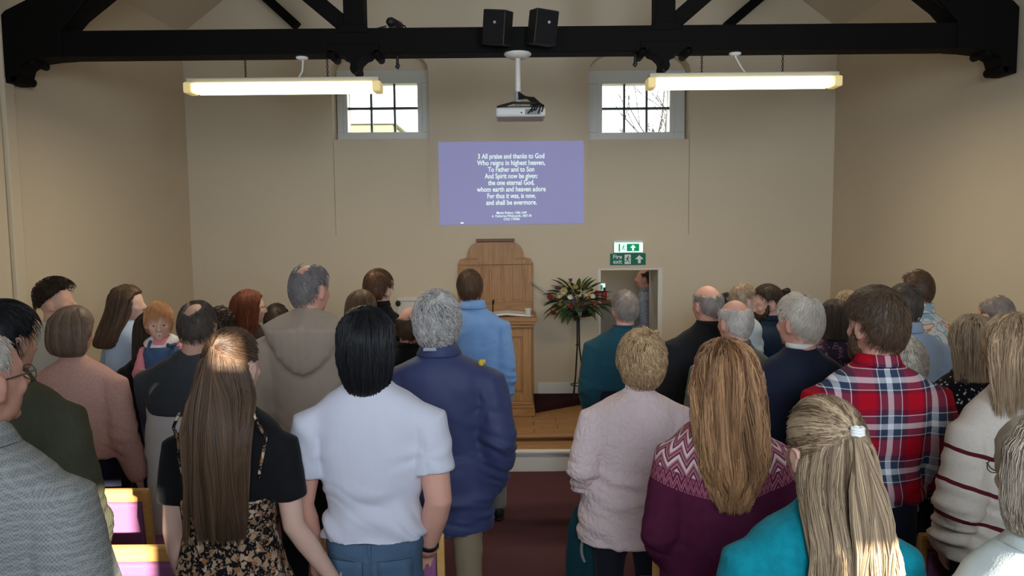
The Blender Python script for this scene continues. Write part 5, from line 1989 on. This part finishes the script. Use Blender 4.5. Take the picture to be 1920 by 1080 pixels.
TODDLER = person('ginger toddler in a pink top and denim dungarees, looking back over a shoulder', 297, 549, 4.36, bx=308, yaw=180, hy=24, hp=-8, sh=.14, bulk=.68, hs=.88, skin='baby', vox=.006, eyes=True, Hover=.93, zroot=.745, neck=.62,
       hair=T_(kind='short', mat=HM['ginger'], t=.014, n=1300, L=.045, rad=.0017, lift=.05, line=([0, .6, 1.15, 1.45, 1.62, 1.8, 2.1, 2.5, 3.15], [-.85, -.8, -.7, -.6, -.45, -.1, .2, .30, .34])), shirt=T_(mat=CL['babypink'], name='top', ease=.010, fold=.003, collar=T_(h=.02, fold=1, out=.035, mat=CL['whitecollar']), vox=.008),
       legs=T_(mat=CL['dungaree'], name='dungarees'), armR=T_(e=(.05, .06, -.26), w=(-.12, .20, .02)), armL=T_(e=(-.05, .05, -.26), w=(.1, .2, .0)))
person('tall man with thinning grey hair and a bald spot, in a taupe hooded top', 578, 493, 3.75, bx=572, hy=-28, sh=.27, bulk=1.1, skin='ruddy', vox=.009, hs=1.05, hgap=.012,
       hair=T_(kind='short', mat=HM['grey'], t=.011, L=.022, n=1100, bald=[(0, -.42, .9, .30, 1), (.0, .2, 1, .42, 1)]), shirt=T_(mat=CL['hoodie'], name='hooded_top', ease=.024, fold=.006, hood=1, hem=.95), legs=DT)
person('young man with a dark quiff and light grey tee, in profile by the side wall', 100, 524, 4.75, bx=93, hy=-62, hp=8, sh=.225, skin='fair', vox=.0085, hgap=.034, yaw=-25,
       hair=T_(kind='short', mat=HM['darkbrown'], t=.020, L=.022, n=900, top=1.0, lift=.6, line=([0, .6, 1.15, 1.45, 1.62, 1.8, 2.1, 2.5, 3.15], [-.20, -.18, -.0, .15, .22, .32, .45, .66, .70])),
       shirt=T_(mat=CL['ltgrey_tee'], name='tee', ease=.016, sleeve='short'), legs=DT)
person('girl with long wavy brown hair and a light blue sweatshirt, in profile', 236, 532, 5.0, bx=232, sex='f', hy=-55, yaw=-30, sh=.205, skin='pale', vox=.009, hgap=.022,
       hair=T_(kind='long', mat=HM['brown'], t=.016, n=650, end=1.32, w=.105, ew=.05, wave=.008, wf=2.0, ex=-.05, rad=.003), shirt=T_(mat=CL['skyblue'], name='sweatshirt', ease=.024, hem_y=742), legs=DT)
person('person in a black cardigan and maroon top, hidden behind the toddler', 284, 583, 4.5, bx=284, sex='f', sh=.215, vox=.012,
       hair=T_(kind='long', mat=HM['darkbrown'], t=.014, n=250, end=1.25, w=.095, ew=.06), shirt=T_(mat=CL['black'], name='cardigan', ease=.022, collar=T_(h=.05, mat=CL['maroon'])), legs=DT, armL=T_(e=(-.03, .03, -.28)))
person('woman with long auburn hair, glasses and a dark top, looking to one side', 466, 541, 5.2, sex='f', hy=-58, sh=.20, skin='pale', vox=.009, glasses=True, hgap=.022,
       hair=T_(kind='long', mat=HM['red'], t=.016, n=600, end=1.36, w=.10, ew=.085, wave=.008, wf=2.5, rad=.003), shirt=T_(mat=CL['darktop'], name='top', ease=.018), legs=DT)
person('person of whom only curly dark brown hair shows, over the balding man\'s shoulder', 410, 581, 4.95, sex='f', sh=.2, vox=.013,
       hair=T_(kind='curly', mat=HM['darkbrown'], t=.022, n=300, rad=.003), shirt=T_(mat=CL['darktop'], name='top', ease=.02), legs=DT)
person('person of whom only short dark brown hair shows, beside the taupe hood', 517, 572, 5.75, sh=.22, vox=.013,
       hair=T_(kind='short', mat=HM['darkbrown'], t=.018, n=300, L=.03, rad=.0025), shirt=T_(mat=CL['darktop'], name='top', ease=.02), legs=DT)
person('girl with straight dark brown hair, behind the man with black hair', 677, 541, 4.75, sex='f', sh=.2, vox=.012, hgap=.022,
       hair=T_(kind='long', mat=HM['brown'], t=.016, n=450, end=1.38, w=.10, ew=.085, rad=.003), shirt=T_(mat=CL['black'], name='top', ease=.018), legs=DT)
person('boy with short brown hair and a black hooded top near the wall cupboard', 708, 505, 5.15, bx=716, hy=-24, sh=.215, skin='pale', vox=.009, hgap=.026,
       hair=T_(kind='short', mat=HM['chestnut'], t=.020, n=600, L=.035, top=.5, rad=.0024), shirt=T_(mat=CL['black'], name='hooded_top', ease=.022, collar=T_(h=.05)), legs=DT)
person('short bald man with brown hair round the back, in dark clothes', 768, 576, 4.35, bx=762, hy=8, hp=-4, sh=.23, skin='ruddy', vox=.010, hgap=.002,
       hair=T_(kind='short', mat=HM['brown'], t=.013, n=500, L=.025, bald=[(0, .0, 1, 1.0, 1)]), shirt=T_(mat=CL['black'], name='jacket', ease=.024, collar=T_(h=.04)), legs=DT)
BLUEMAN = person('young man with short brown hair and a light blue shirt, standing before the pulpit', 880, 505, 5.25, bx=903, hy=5, sh=.225, skin='fair', vox=.009, hs=.98, hgap=.022,
       hair=T_(kind='short', mat=HM['brown'], t=.016, n=700, L=.03, top=.4, rad=.0022), shirt=T_(mat=CL['denimblue'], name='shirt', ease=.026, fold=.007, hem_y=770, collar=T_(h=.045, fold=1, out=.008)),
       legs=T_(mat=CL['greytrouser']), armR=T_(e=(.035, -.02, -.28), w=(.0, .04, -.22)))

# ---- right of the aisle
person('woman with a blonde half ponytail and white hair tie, in a turquoise fluffy jumper', 1553, 742, 1.76, bx=1538, sex='f', hy=14, hp=0, sh=.232, bulk=1.05, skin='fair', vox=.0065, hs=1.04, hgap=.022,
       hair=T_(kind='halfup', mat=HM['dkblonde'], t=.014, n=1700, end=1.20, w=.086, ew=.105, ex=.0, tw=.022, rad=.0018, tx=.03),
       shirt=T_(mat=CL['turq'], name='jumper', ease=.020, fold=.005, collar=T_(h=.02)), legs=DT)
person('woman with wavy strawberry blonde hair in a plum fair isle jumper', 1357, 636, 2.55, bx=1355, sex='f', hy=4, sh=.222, bulk=1.1, skin='pale', vox=.0085, hs=1.03, hgap=.022,
       hair=T_(kind='long', mat=HM['strawberry'], t=.020, n=2300, end=1.16, w=.092, ew=.024, rad=.0022, wave=.022, wf=3.0, clump=.12, az=1.65, jit=.016, rag=.3, K=11, grad=.5),
       shirt=T_(mat=fairisle(1.475), name='jumper', ease=.020, fold=.004, collar=T_(h=.02), waist=.012, vox=.010), legs=DT, armL=T_(e=(-.055, -.03, -.27), w=(.05, .16, -.16)), armR=T_(e=(.05, -.03, -.27), w=(-.05, .16, -.16)))
person('woman with short golden curls and a pale pink quilted jacket by the aisle', 1204, 622, 3.5, bx=1182, sex='f', hy=8, hs=1.08, sh=.258, bulk=1.12, skin='ruddy', vox=.009, hgap=.028, hr=3,
       hair=T_(kind='curly', mat=HM['curlblonde'], t=.026, L=.05, n=1000, rad=.0028, line=HL_SHORT), shirt=T_(mat=CL['quilt'], name='jacket', ease=.030, fold=.007, hem_y=1026, flare=.035, collar=T_(h=.04)), legs=DT,
       armL=T_(e=(-.065, -.04, -.27), w=(.03, .16, -.13)), armR=T_(e=(.04, -.02, -.27)))
person('tall man with brown hair, beard and a red, navy and white plaid shirt', 1647, 538, 3.0, bx=1650, hy=20, sh=.282, bulk=1.12, skin='ruddy', vox=.008, hs=1.12, hgap=.028,
       hair=T_(kind='short', mat=HM['midbrown'], t=.022, L=.03, n=1600, top=.35, rad=.0020, beard=1), shirt=T_(mat=CL['plaid'], name='shirt', ease=.024, fold=.007, hem_y=945, collar=T_(h=.030, fold=1, out=.004), nk=.075), legs=NV,
       armR=T_(e=(.045, -.05, -.27), w=(-.06, .20, -.12)), armL=T_(e=(-.045, -.03, -.28)))
person('white haired man in a dark navy suit jacket with a white shirt collar', 1502, 550, 3.55, bx=1506, hy=32, sh=.262, bulk=1.08, skin='ruddy', vox=.009, hs=1.05, hgap=.018,
       hair=T_(kind='short', mat=HM['cream'], t=.017, L=.03, n=1200, bald=[(.15, -.20, .95, .30, .85)]), shirt=T_(mat=CL['suit'], name='jacket', ease=.026, fold=.004, collar=T_(h=.034, out=.004, mat=CL['ivory'])), legs=DT)
person('man with a bald crown, white side hair and a grey green jacket', 1380, 562, 4.05, bx=1388, hy=20, sh=.24, skin='ruddy', vox=.009, hs=1.02, hgap=.004,
       hair=T_(kind='short', mat=HM['white'], t=.010, L=.02, n=800, bald=[(0, .0, 1, .85, 1)], recede=.1), shirt=T_(mat=CL['greygreen'], name='jacket', ease=.024, collar=T_(h=.03)), legs=DT)
person('bald man with a ring of pale hair in a black jacket near the doorway', 1328, 535, 4.65, bx=1327, hy=26, sh=.255, bulk=1.08, skin='ruddy', vox=.0095, hs=1.02, hgap=.003,
       hair=T_(kind='short', mat=HM['mousegrey'], t=.010, L=.02, n=700, bald=[(0, .0, 1, .95, 1)]), shirt=T_(mat=CL['blackjkt'], name='jacket', ease=.028, collar=T_(h=.03)), legs=DT)
person('grey haired older man in a dark teal cardigan standing at the aisle near the flowers', 1172, 544, 5.05, bx=1166, hy=12, sh=.25, bulk=1.1, skin='ruddy', vox=.0095, hgap=.014,
       hair=T_(kind='short', mat=HM['mousegrey'], t=.013, L=.025, n=800, bald=[(0, .1, 1, .3, .6)]), shirt=T_(mat=CL['teal'], name='cardigan', ease=.030, fold=.006, hem_y=735, flare=.01, collar=T_(h=.02)), legs=DT)
person('balding man in a checked grey shirt seen in profile through the doorway', 1211, 514, 8.75, bx=1212, yaw=70, hy=6, hp=6, sh=.225, skin='ruddy', vox=.010, hs=1.0, hgap=.004, Hover=1.58,
       hair=T_(kind='short', mat=HM['darkbrown'], t=.010, L=.02, n=500, bald=[(0, .45, .89, .85, 1)]), shirt=T_(mat=CL['check'], name='shirt', ease=.018, collar=T_(h=.03, fold=1, out=.004)), legs=DT)
BEARDED = person('bearded man with tied up dark hair and a dark navy jacket, in profile', 1443, 533, 5.1, bx=1455, hy=68, hp=-8, yaw=20, sh=.225, skin='fair', vox=.007, hgap=.014,
       hair=T_(kind='short', mat=HM['darkbrown'], t=.013, L=.04, n=700, beard=1, lift=.05), shirt=T_(mat=CL['darknavy'], name='jacket', ease=.026, collar=T_(h=.045)), legs=DT)
person('small child with sandy hair held up beside the bearded man', 1396, 547, 4.8, yaw=40, hy=-110, sh=.13, bulk=.62, hs=.84, skin='baby', vox=.007, eyes=True, Hover=.95, zroot=.76, neck=.65, hgap=.012,
       hair=T_(kind='short', mat=HM['dkblonde'], t=.012, L=.03, n=500), shirt=T_(mat=CL['mint'], name='top', ease=.012), legs=NV)
person('dark haired person whose crown shows behind the sandy haired child', 1397, 540, 6.1, sh=.2, vox=.013,
       hair=T_(kind='short', mat=HM['black'], t=.026, n=250, L=.04, rad=.003), shirt=T_(mat=CL['black'], name='top', ease=.02), legs=DT)
person('dark haired person whose crown shows between the two bald men', 1366, 553, 5.6, sh=.2, vox=.013,
       hair=T_(kind='short', mat=HM['black'], t=.020, n=250, L=.04, rad=.003), shirt=T_(mat=CL['black'], name='top', ease=.02), legs=DT)
person('woman with long very dark hair and a dark floral blouse beside the navy suit', 1566, 560, 4.7, sex='f', sh=.225, skin='fair', vox=.011, hgap=.022,
       hair=T_(kind='long', mat=HM['darkbrown'], t=.018, n=700, end=1.38, w=.105, ew=.095, rad=.003), shirt=T_(mat=CL['darkfloral'], name='blouse', ease=.018), legs=DT)
person('person of whom only light blonde hair shows, left of the plaid man\'s head', 1590, 543, 5.5, sex='f', sh=.2, vox=.013, hgap=.02,
       hair=T_(kind='bob', mat=HM['dkblonde'], t=.016, n=300, rad=.003), shirt=T_(mat=CL['darktop'], name='top', ease=.02), legs=DT)
person('man with dark grey cropped hair in a light blue shirt beside the plaid shirt', 1699, 532, 4.25, bx=1706, hy=-8, sh=.255, bulk=1.06, skin='fair', vox=.009, hgap=.018,
       hair=T_(kind='short', mat=HM['dkgrey'], t=.015, L=.025, n=900, line=HL_SHORT), shirt=T_(mat=CL['ltblue'], name='shirt', ease=.024, fold=.008, collar=T_(h=.045, fold=1, out=.004)), legs=DT,
       armR=T_(e=(.06, -.04, -.27), w=(-.04, .18, -.14)))
person('older woman with fluffy cream white hair, low behind the plaid shirt', 1699, 634, 3.72, sex='f', sh=.20, skin='pale', vox=.011, hgap=.028,
       hair=T_(kind='curly', mat=HM['cream'], t=.024, L=.04, n=700, rad=.0026), shirt=T_(mat=CL['palegrey'], name='cardigan', ease=.02), legs=DT)
person('tall man with cropped receding brown hair and a tropical print shirt', 1722, 506, 4.65, bx=1733, hy=26, sh=.235, skin='tan', vox=.0095, hgap=.008,
       hair=T_(kind='short', mat=HM['brown'], t=.008, L=.012, n=900, bald=[(0, .35, .93, .45, .7)]), shirt=T_(mat=CL['tropical'], name='shirt', ease=.022, collar=T_(h=.045, fold=1, out=.004)), legs=DT,
       armR=T_(e=(.03, -.02, -.28)))
person('balding man with short grey hair, behind the two long haired blonde women', 1871, 555, 4.3, hy=14, hp=4, sh=.23, skin='ruddy', vox=.011, hgap=.008,
       hair=T_(kind='short', mat=HM['mousegrey'], t=.010, L=.015, n=800, bald=[(-.1, .45, .9, .55, .9)]), shirt=T_(mat=CL['palegrey'], name='shirt', ease=.02), legs=DT)
person('woman with long dark blonde hair and a black starry top', 1826, 588, 3.35, bx=1818, sex='f', hy=-4, sh=.212, skin='fair', vox=.010, hgap=.022,
       hair=T_(kind='long', mat=HM['dkblonde'], t=.018, n=1300, end=1.40, w=.112, ew=.10, rad=.0022, wave=.007, wf=2, rag=.5), shirt=T_(mat=CL['stars'], name='top', ease=.020), legs=NV)
person('woman with long golden blonde hair and a cream jumper with maroon stripes', 1906, 586, 2.62, bx=1898, sex='f', hy=-8, sh=.225, bulk=1.08, skin='fair', vox=.0085, hs=1.03, hgap=.024, yaw=8,
       hair=T_(kind='long', mat=HM['blonde'], t=.022, n=1900, end=1.44, w=.122, ew=.12, rad=.0021, wave=.010, wf=2.0, clump=.06, rag=.5), shirt=T_(mat=striped([1.27, 1.15, 1.03], .30), name='jumper', ease=.024, fold=.010, hem=.90), legs=NV,
       armL=T_(e=(-.06, -.05, -.27), w=(.04, .10, -.16)))
person('older woman with short grey blonde hair, glasses and a pale mint blouse', 1972, 778, 1.52, bx=1985, sex='f', hy=2, sh=.225, bulk=1.05, skin='pale', vox=.0075, glasses=True, hgap=.024,
       hair=T_(kind='bob', mat=HM['greyblonde'], t=.020, n=2000, drop=-.115, w=.105, wave=.005, az=2.5), shirt=T_(mat=CL['mint'], name='blouse', ease=.020, fold=.006, collar=T_(h=.03, fold=1)), legs=DT)

# ------------------------------------------------------------------ small things carried or worn by the people
def on(pr_, px, py, Y, o=None):
    """where a pixel at depth Y falls in a person's own space, on the back of a garment"""
    w = P(px, py, Y)
    l = w - pr_['root'].location
    return surf(o or pr_['shirt'], l.x, l.z)


# straps of the floral dress over the black tee
rt = FLORAL['root']
for s, pts in ((-1, ((337, 775), (326, 800), (322, 835), (328, 868), (338, 900))), (1, ((478, 778), (486, 796), (488, 830), (484, 865), (478, 900)))):
    q = []
    for px, py in pts:
        c, n_ = on(FLORAL, px, py, 2.40)
        q.append(c + n_ * .004)
    part('dress_strap', Geo().tube(q, .0055, 6), CL['floral'], rt, 0, True)
S_, E_, W_r, sp_x = FLORAL['arms'][1]
d_ = (W_r - E_).normalized()
part('bracelet', Geo().tube([W_r + (d_.orthogonal() * math.cos(t) + d_.cross(d_.orthogonal()) * math.sin(t)).normalized() * .031 for t in np.linspace(0, 2 * math.pi, 17)], .003, 6, False), plain('pale_bracelet', (.6, .58, .55), .3, .5), rt, 0, True)
# wristwatch of the man in the white t-shirt
S_, E_, W_r, sp_x = TEE['arms'][1]
d_ = (W_r - E_).normalized()
c_ = W_r.lerp(E_, .12)
part('watch_strap', Geo().tube([c_ - d_ * .011, c_ + d_ * .011], .0385, 18, False), M_IRON, TEE['root'], 0, True)
part('watch_case', Geo().box(c_ + Vector((.034, -.012, 0)), (.012, .03, .03)), M_IRON, TEE['root'], .004)
# woven label and badge on the navy jacket
c, n_ = on(NAVYMAN, 806, 655, 3.48)
part('woven_label', Geo().box(c + n_ * .002, (.062, .004, .016)), plain('grey_woven_label', (.34, .34, .42), .8), NAVYMAN['root'], .001)
for dx_, dz_ in ((0, 0), (.012, -.004), (-.008, -.012), (.006, .012)):
    pass
c, n_ = on(NAVYMAN, 903, 678, 3.5)
part('flower_badge', Geo().ell(c + n_ * .008, (.016, .012, .016), None, 10, 6).ell(c + n_ * .012 + Vector((.012, 0, .006)), (.010, .008, .010), None, 8, 6), plain('yellow_felt', (.72, .50, .06), .8), NAVYMAN['root'], 0, True)
# toddler: bib of the dungarees and a dummy in the mouth
rt = TODDLER['root']
o = TODDLER['shirt']
zs_t = TODDLER['zsh']
g = Geo()
v, f = [], []
nx, nz = 9, 8
for i in range(nz):
    for j in range(nx):
        x = -.085 + .17 * j / (nx - 1)
        z = zs_t - .22 + .215 * i / (nz - 1)
        c, n_ = surf(o, x, z, 1)
        v.append(c + n_ * .006)
for i in range(nz - 1):
    for j in range(nx - 1):
        a = i * nx + j
        f.append((a, a + 1, a + nx + 1, a + nx))
me = g.add(v, f).mesh('bib')
bib = link('bib', me, CL['dungaree'], rt, True)
sm_ = bib.modifiers.new('t', 'SOLIDIFY')
sm_.thickness = .008
for s in (-1, 1):
    q = []
    for t in np.linspace(0, 1, 6):
        c, n_ = surf(o, s * (.062 + .004 * t), zs_t - .02 + .045 * t, 1)
        q.append(c + n_ * .008)
    part('dungaree_strap', Geo().tube(q, .010, 6), CL['dungaree'], rt, 0, True)
H_ = TODDLER['H']
dm = rt.matrix_basis
mw = Matrix.Translation(rt.location) @ Matrix.Rotation(rt.rotation_euler.z, 4, 'Z')
dummy = thing('pacifier', 'beige and dark baby dummy in the toddler\'s mouth', 'dummy', mw @ H_((0, .104, -.075)))
dummy.rotation_euler = (mw.to_3x3() @ H_.m).to_euler()
part('shield', Geo().ell((0, .0, 0), (.017, .004, .013), None, 14, 8), plain('beige_silicone', (.62, .45, .32), .4), dummy, 0, True)
part('button', Geo().ell((0, .005, 0), (.004, .003, .004), None, 10, 6), plain('dark_brown_plastic', (.10, .07, .05), .4), dummy, 0, True)

# shoulder bag hanging by the aisle beside the quilted jacket
b = P(1100, 1020, 3.55)
bag = thing('shoulder_bag', 'dark teal shoulder bag with a pale strap loop, beside the pink quilted jacket', 'bag', (b.x, 3.62, 0.16))
M_BAG = cloth('dark_teal_canvas', (0.008, 0.045, 0.060), .2)
bm_ = Geo()
bm_.loft([(0, 0, 0.0, .08, .04, .04), (0, 0, .05, .10, .055, .055), (0, 0, .30, .10, .05, .05), (0, 0, .46, .085, .035, .035), (0, 0, .56, .05, .02, .02)], 24, 2.6)
me = solid(bm_, .012, 3)
link('bag_body', me, M_BAG, bag)
part('strap', Geo().tube([(.03 + .055 * math.cos(t), -.062, .36 + .09 * math.sin(t)) for t in np.linspace(-.6, 3.9, 18)], .008, 8), plain('grey_webbing', (.28, .29, .28), .8), bag, 0, True)
part('front_pocket', Geo().box((0, -.05, .17), (.14, .02, .18)), M_BAG, bag, .008)

# the tied up bun of the bearded man
Hb = BEARDED['H']
bt_ = np.linspace(0, 1, 9)
pcs = []
r_ = np.random.default_rng(3)
c0 = np.array([0, -.128, .050])
for k in range(90):
    a0, tl = r_.uniform(0, 6.28), r_.uniform(-.8, .8)
    rr = .030 * r_.uniform(.75, 1.05)
    q = np.stack([rr * np.cos(a0 + bt_ * 4) * np.cos(tl), rr * np.sin(a0 + bt_ * 4), rr * np.cos(a0 + bt_ * 4) * np.sin(tl) + .02 * np.sin(a0)], 1) + c0
    pcs.append(Hb.arr(q * Hb.k))
pcs = np.stack(pcs)
gb = Geo().ell(Hb((0, -.128, .050)), (.029, .027, .029), Hb.m, 14, 10)
bv_ = np.concatenate(gb.v)
hair_obj(BEARDED['root'], [(bv_, gb.f, np.full(len(bv_), .3)), hair_strands(pcs, np.full((90, 9), .0022), r_.uniform(.1, .7, 90))], HM['darkbrown'], 'hair_bun')

# back pockets, yoke seam and belt loop of the jeans
jo = TEE['legs']
zh_ = P(690, 1036, 2.55).z
for s in (-1, 1):
    v, f = [], []
    for i in range(5):
        for j in range(5):
            x = s * .085 + .058 * (j - 2) + 0.0
            x = s * .085 + .029 * (j - 2)
            z = zh_ - .035 - .034 * i - (.012 * (1 - abs(j - 2) / 2) if i == 4 else 0)
            c, n_ = surf(jo, x, z)
            v.append(c + n_ * .003)
    for i in range(4):
        for j in range(4):
            a = i * 5 + j
            f.append((a, a + 1, a + 6, a + 5))
    pk = link('back_pocket', Geo().add(v, f).mesh('back_pocket'), CL['jeans'], TEE['root'], True)
    sm_ = pk.modifiers.new('t', 'SOLIDIFY')
    sm_.thickness = .006
q = [surf(jo, 0.0, z)[0] + Vector((0, -.003, 0)) for z in np.linspace(zh_ - .005, zh_ - .16, 6)]
part('seat_seam', Geo().tube(q, .004, 6), CL['jeans'], TEE['root'], 0, True)
for s in (-1, 1):
    q = [surf(jo, s * .14 * t, zh_ - .045 + .03 * t)[0] + Vector((0, -.002, 0)) for t in np.linspace(0, 1, 6)]
    part('yoke_seam', Geo().tube(q, .0032, 6), CL['jeans'], TEE['root'], 0, True)
c, n_ = surf(jo, 0.0, zh_ + .008)
part('belt_loop', Geo().box(c + Vector((0, -.004, 0)), (.012, .008, .045)), CL['jeans'], TEE['root'], .002)
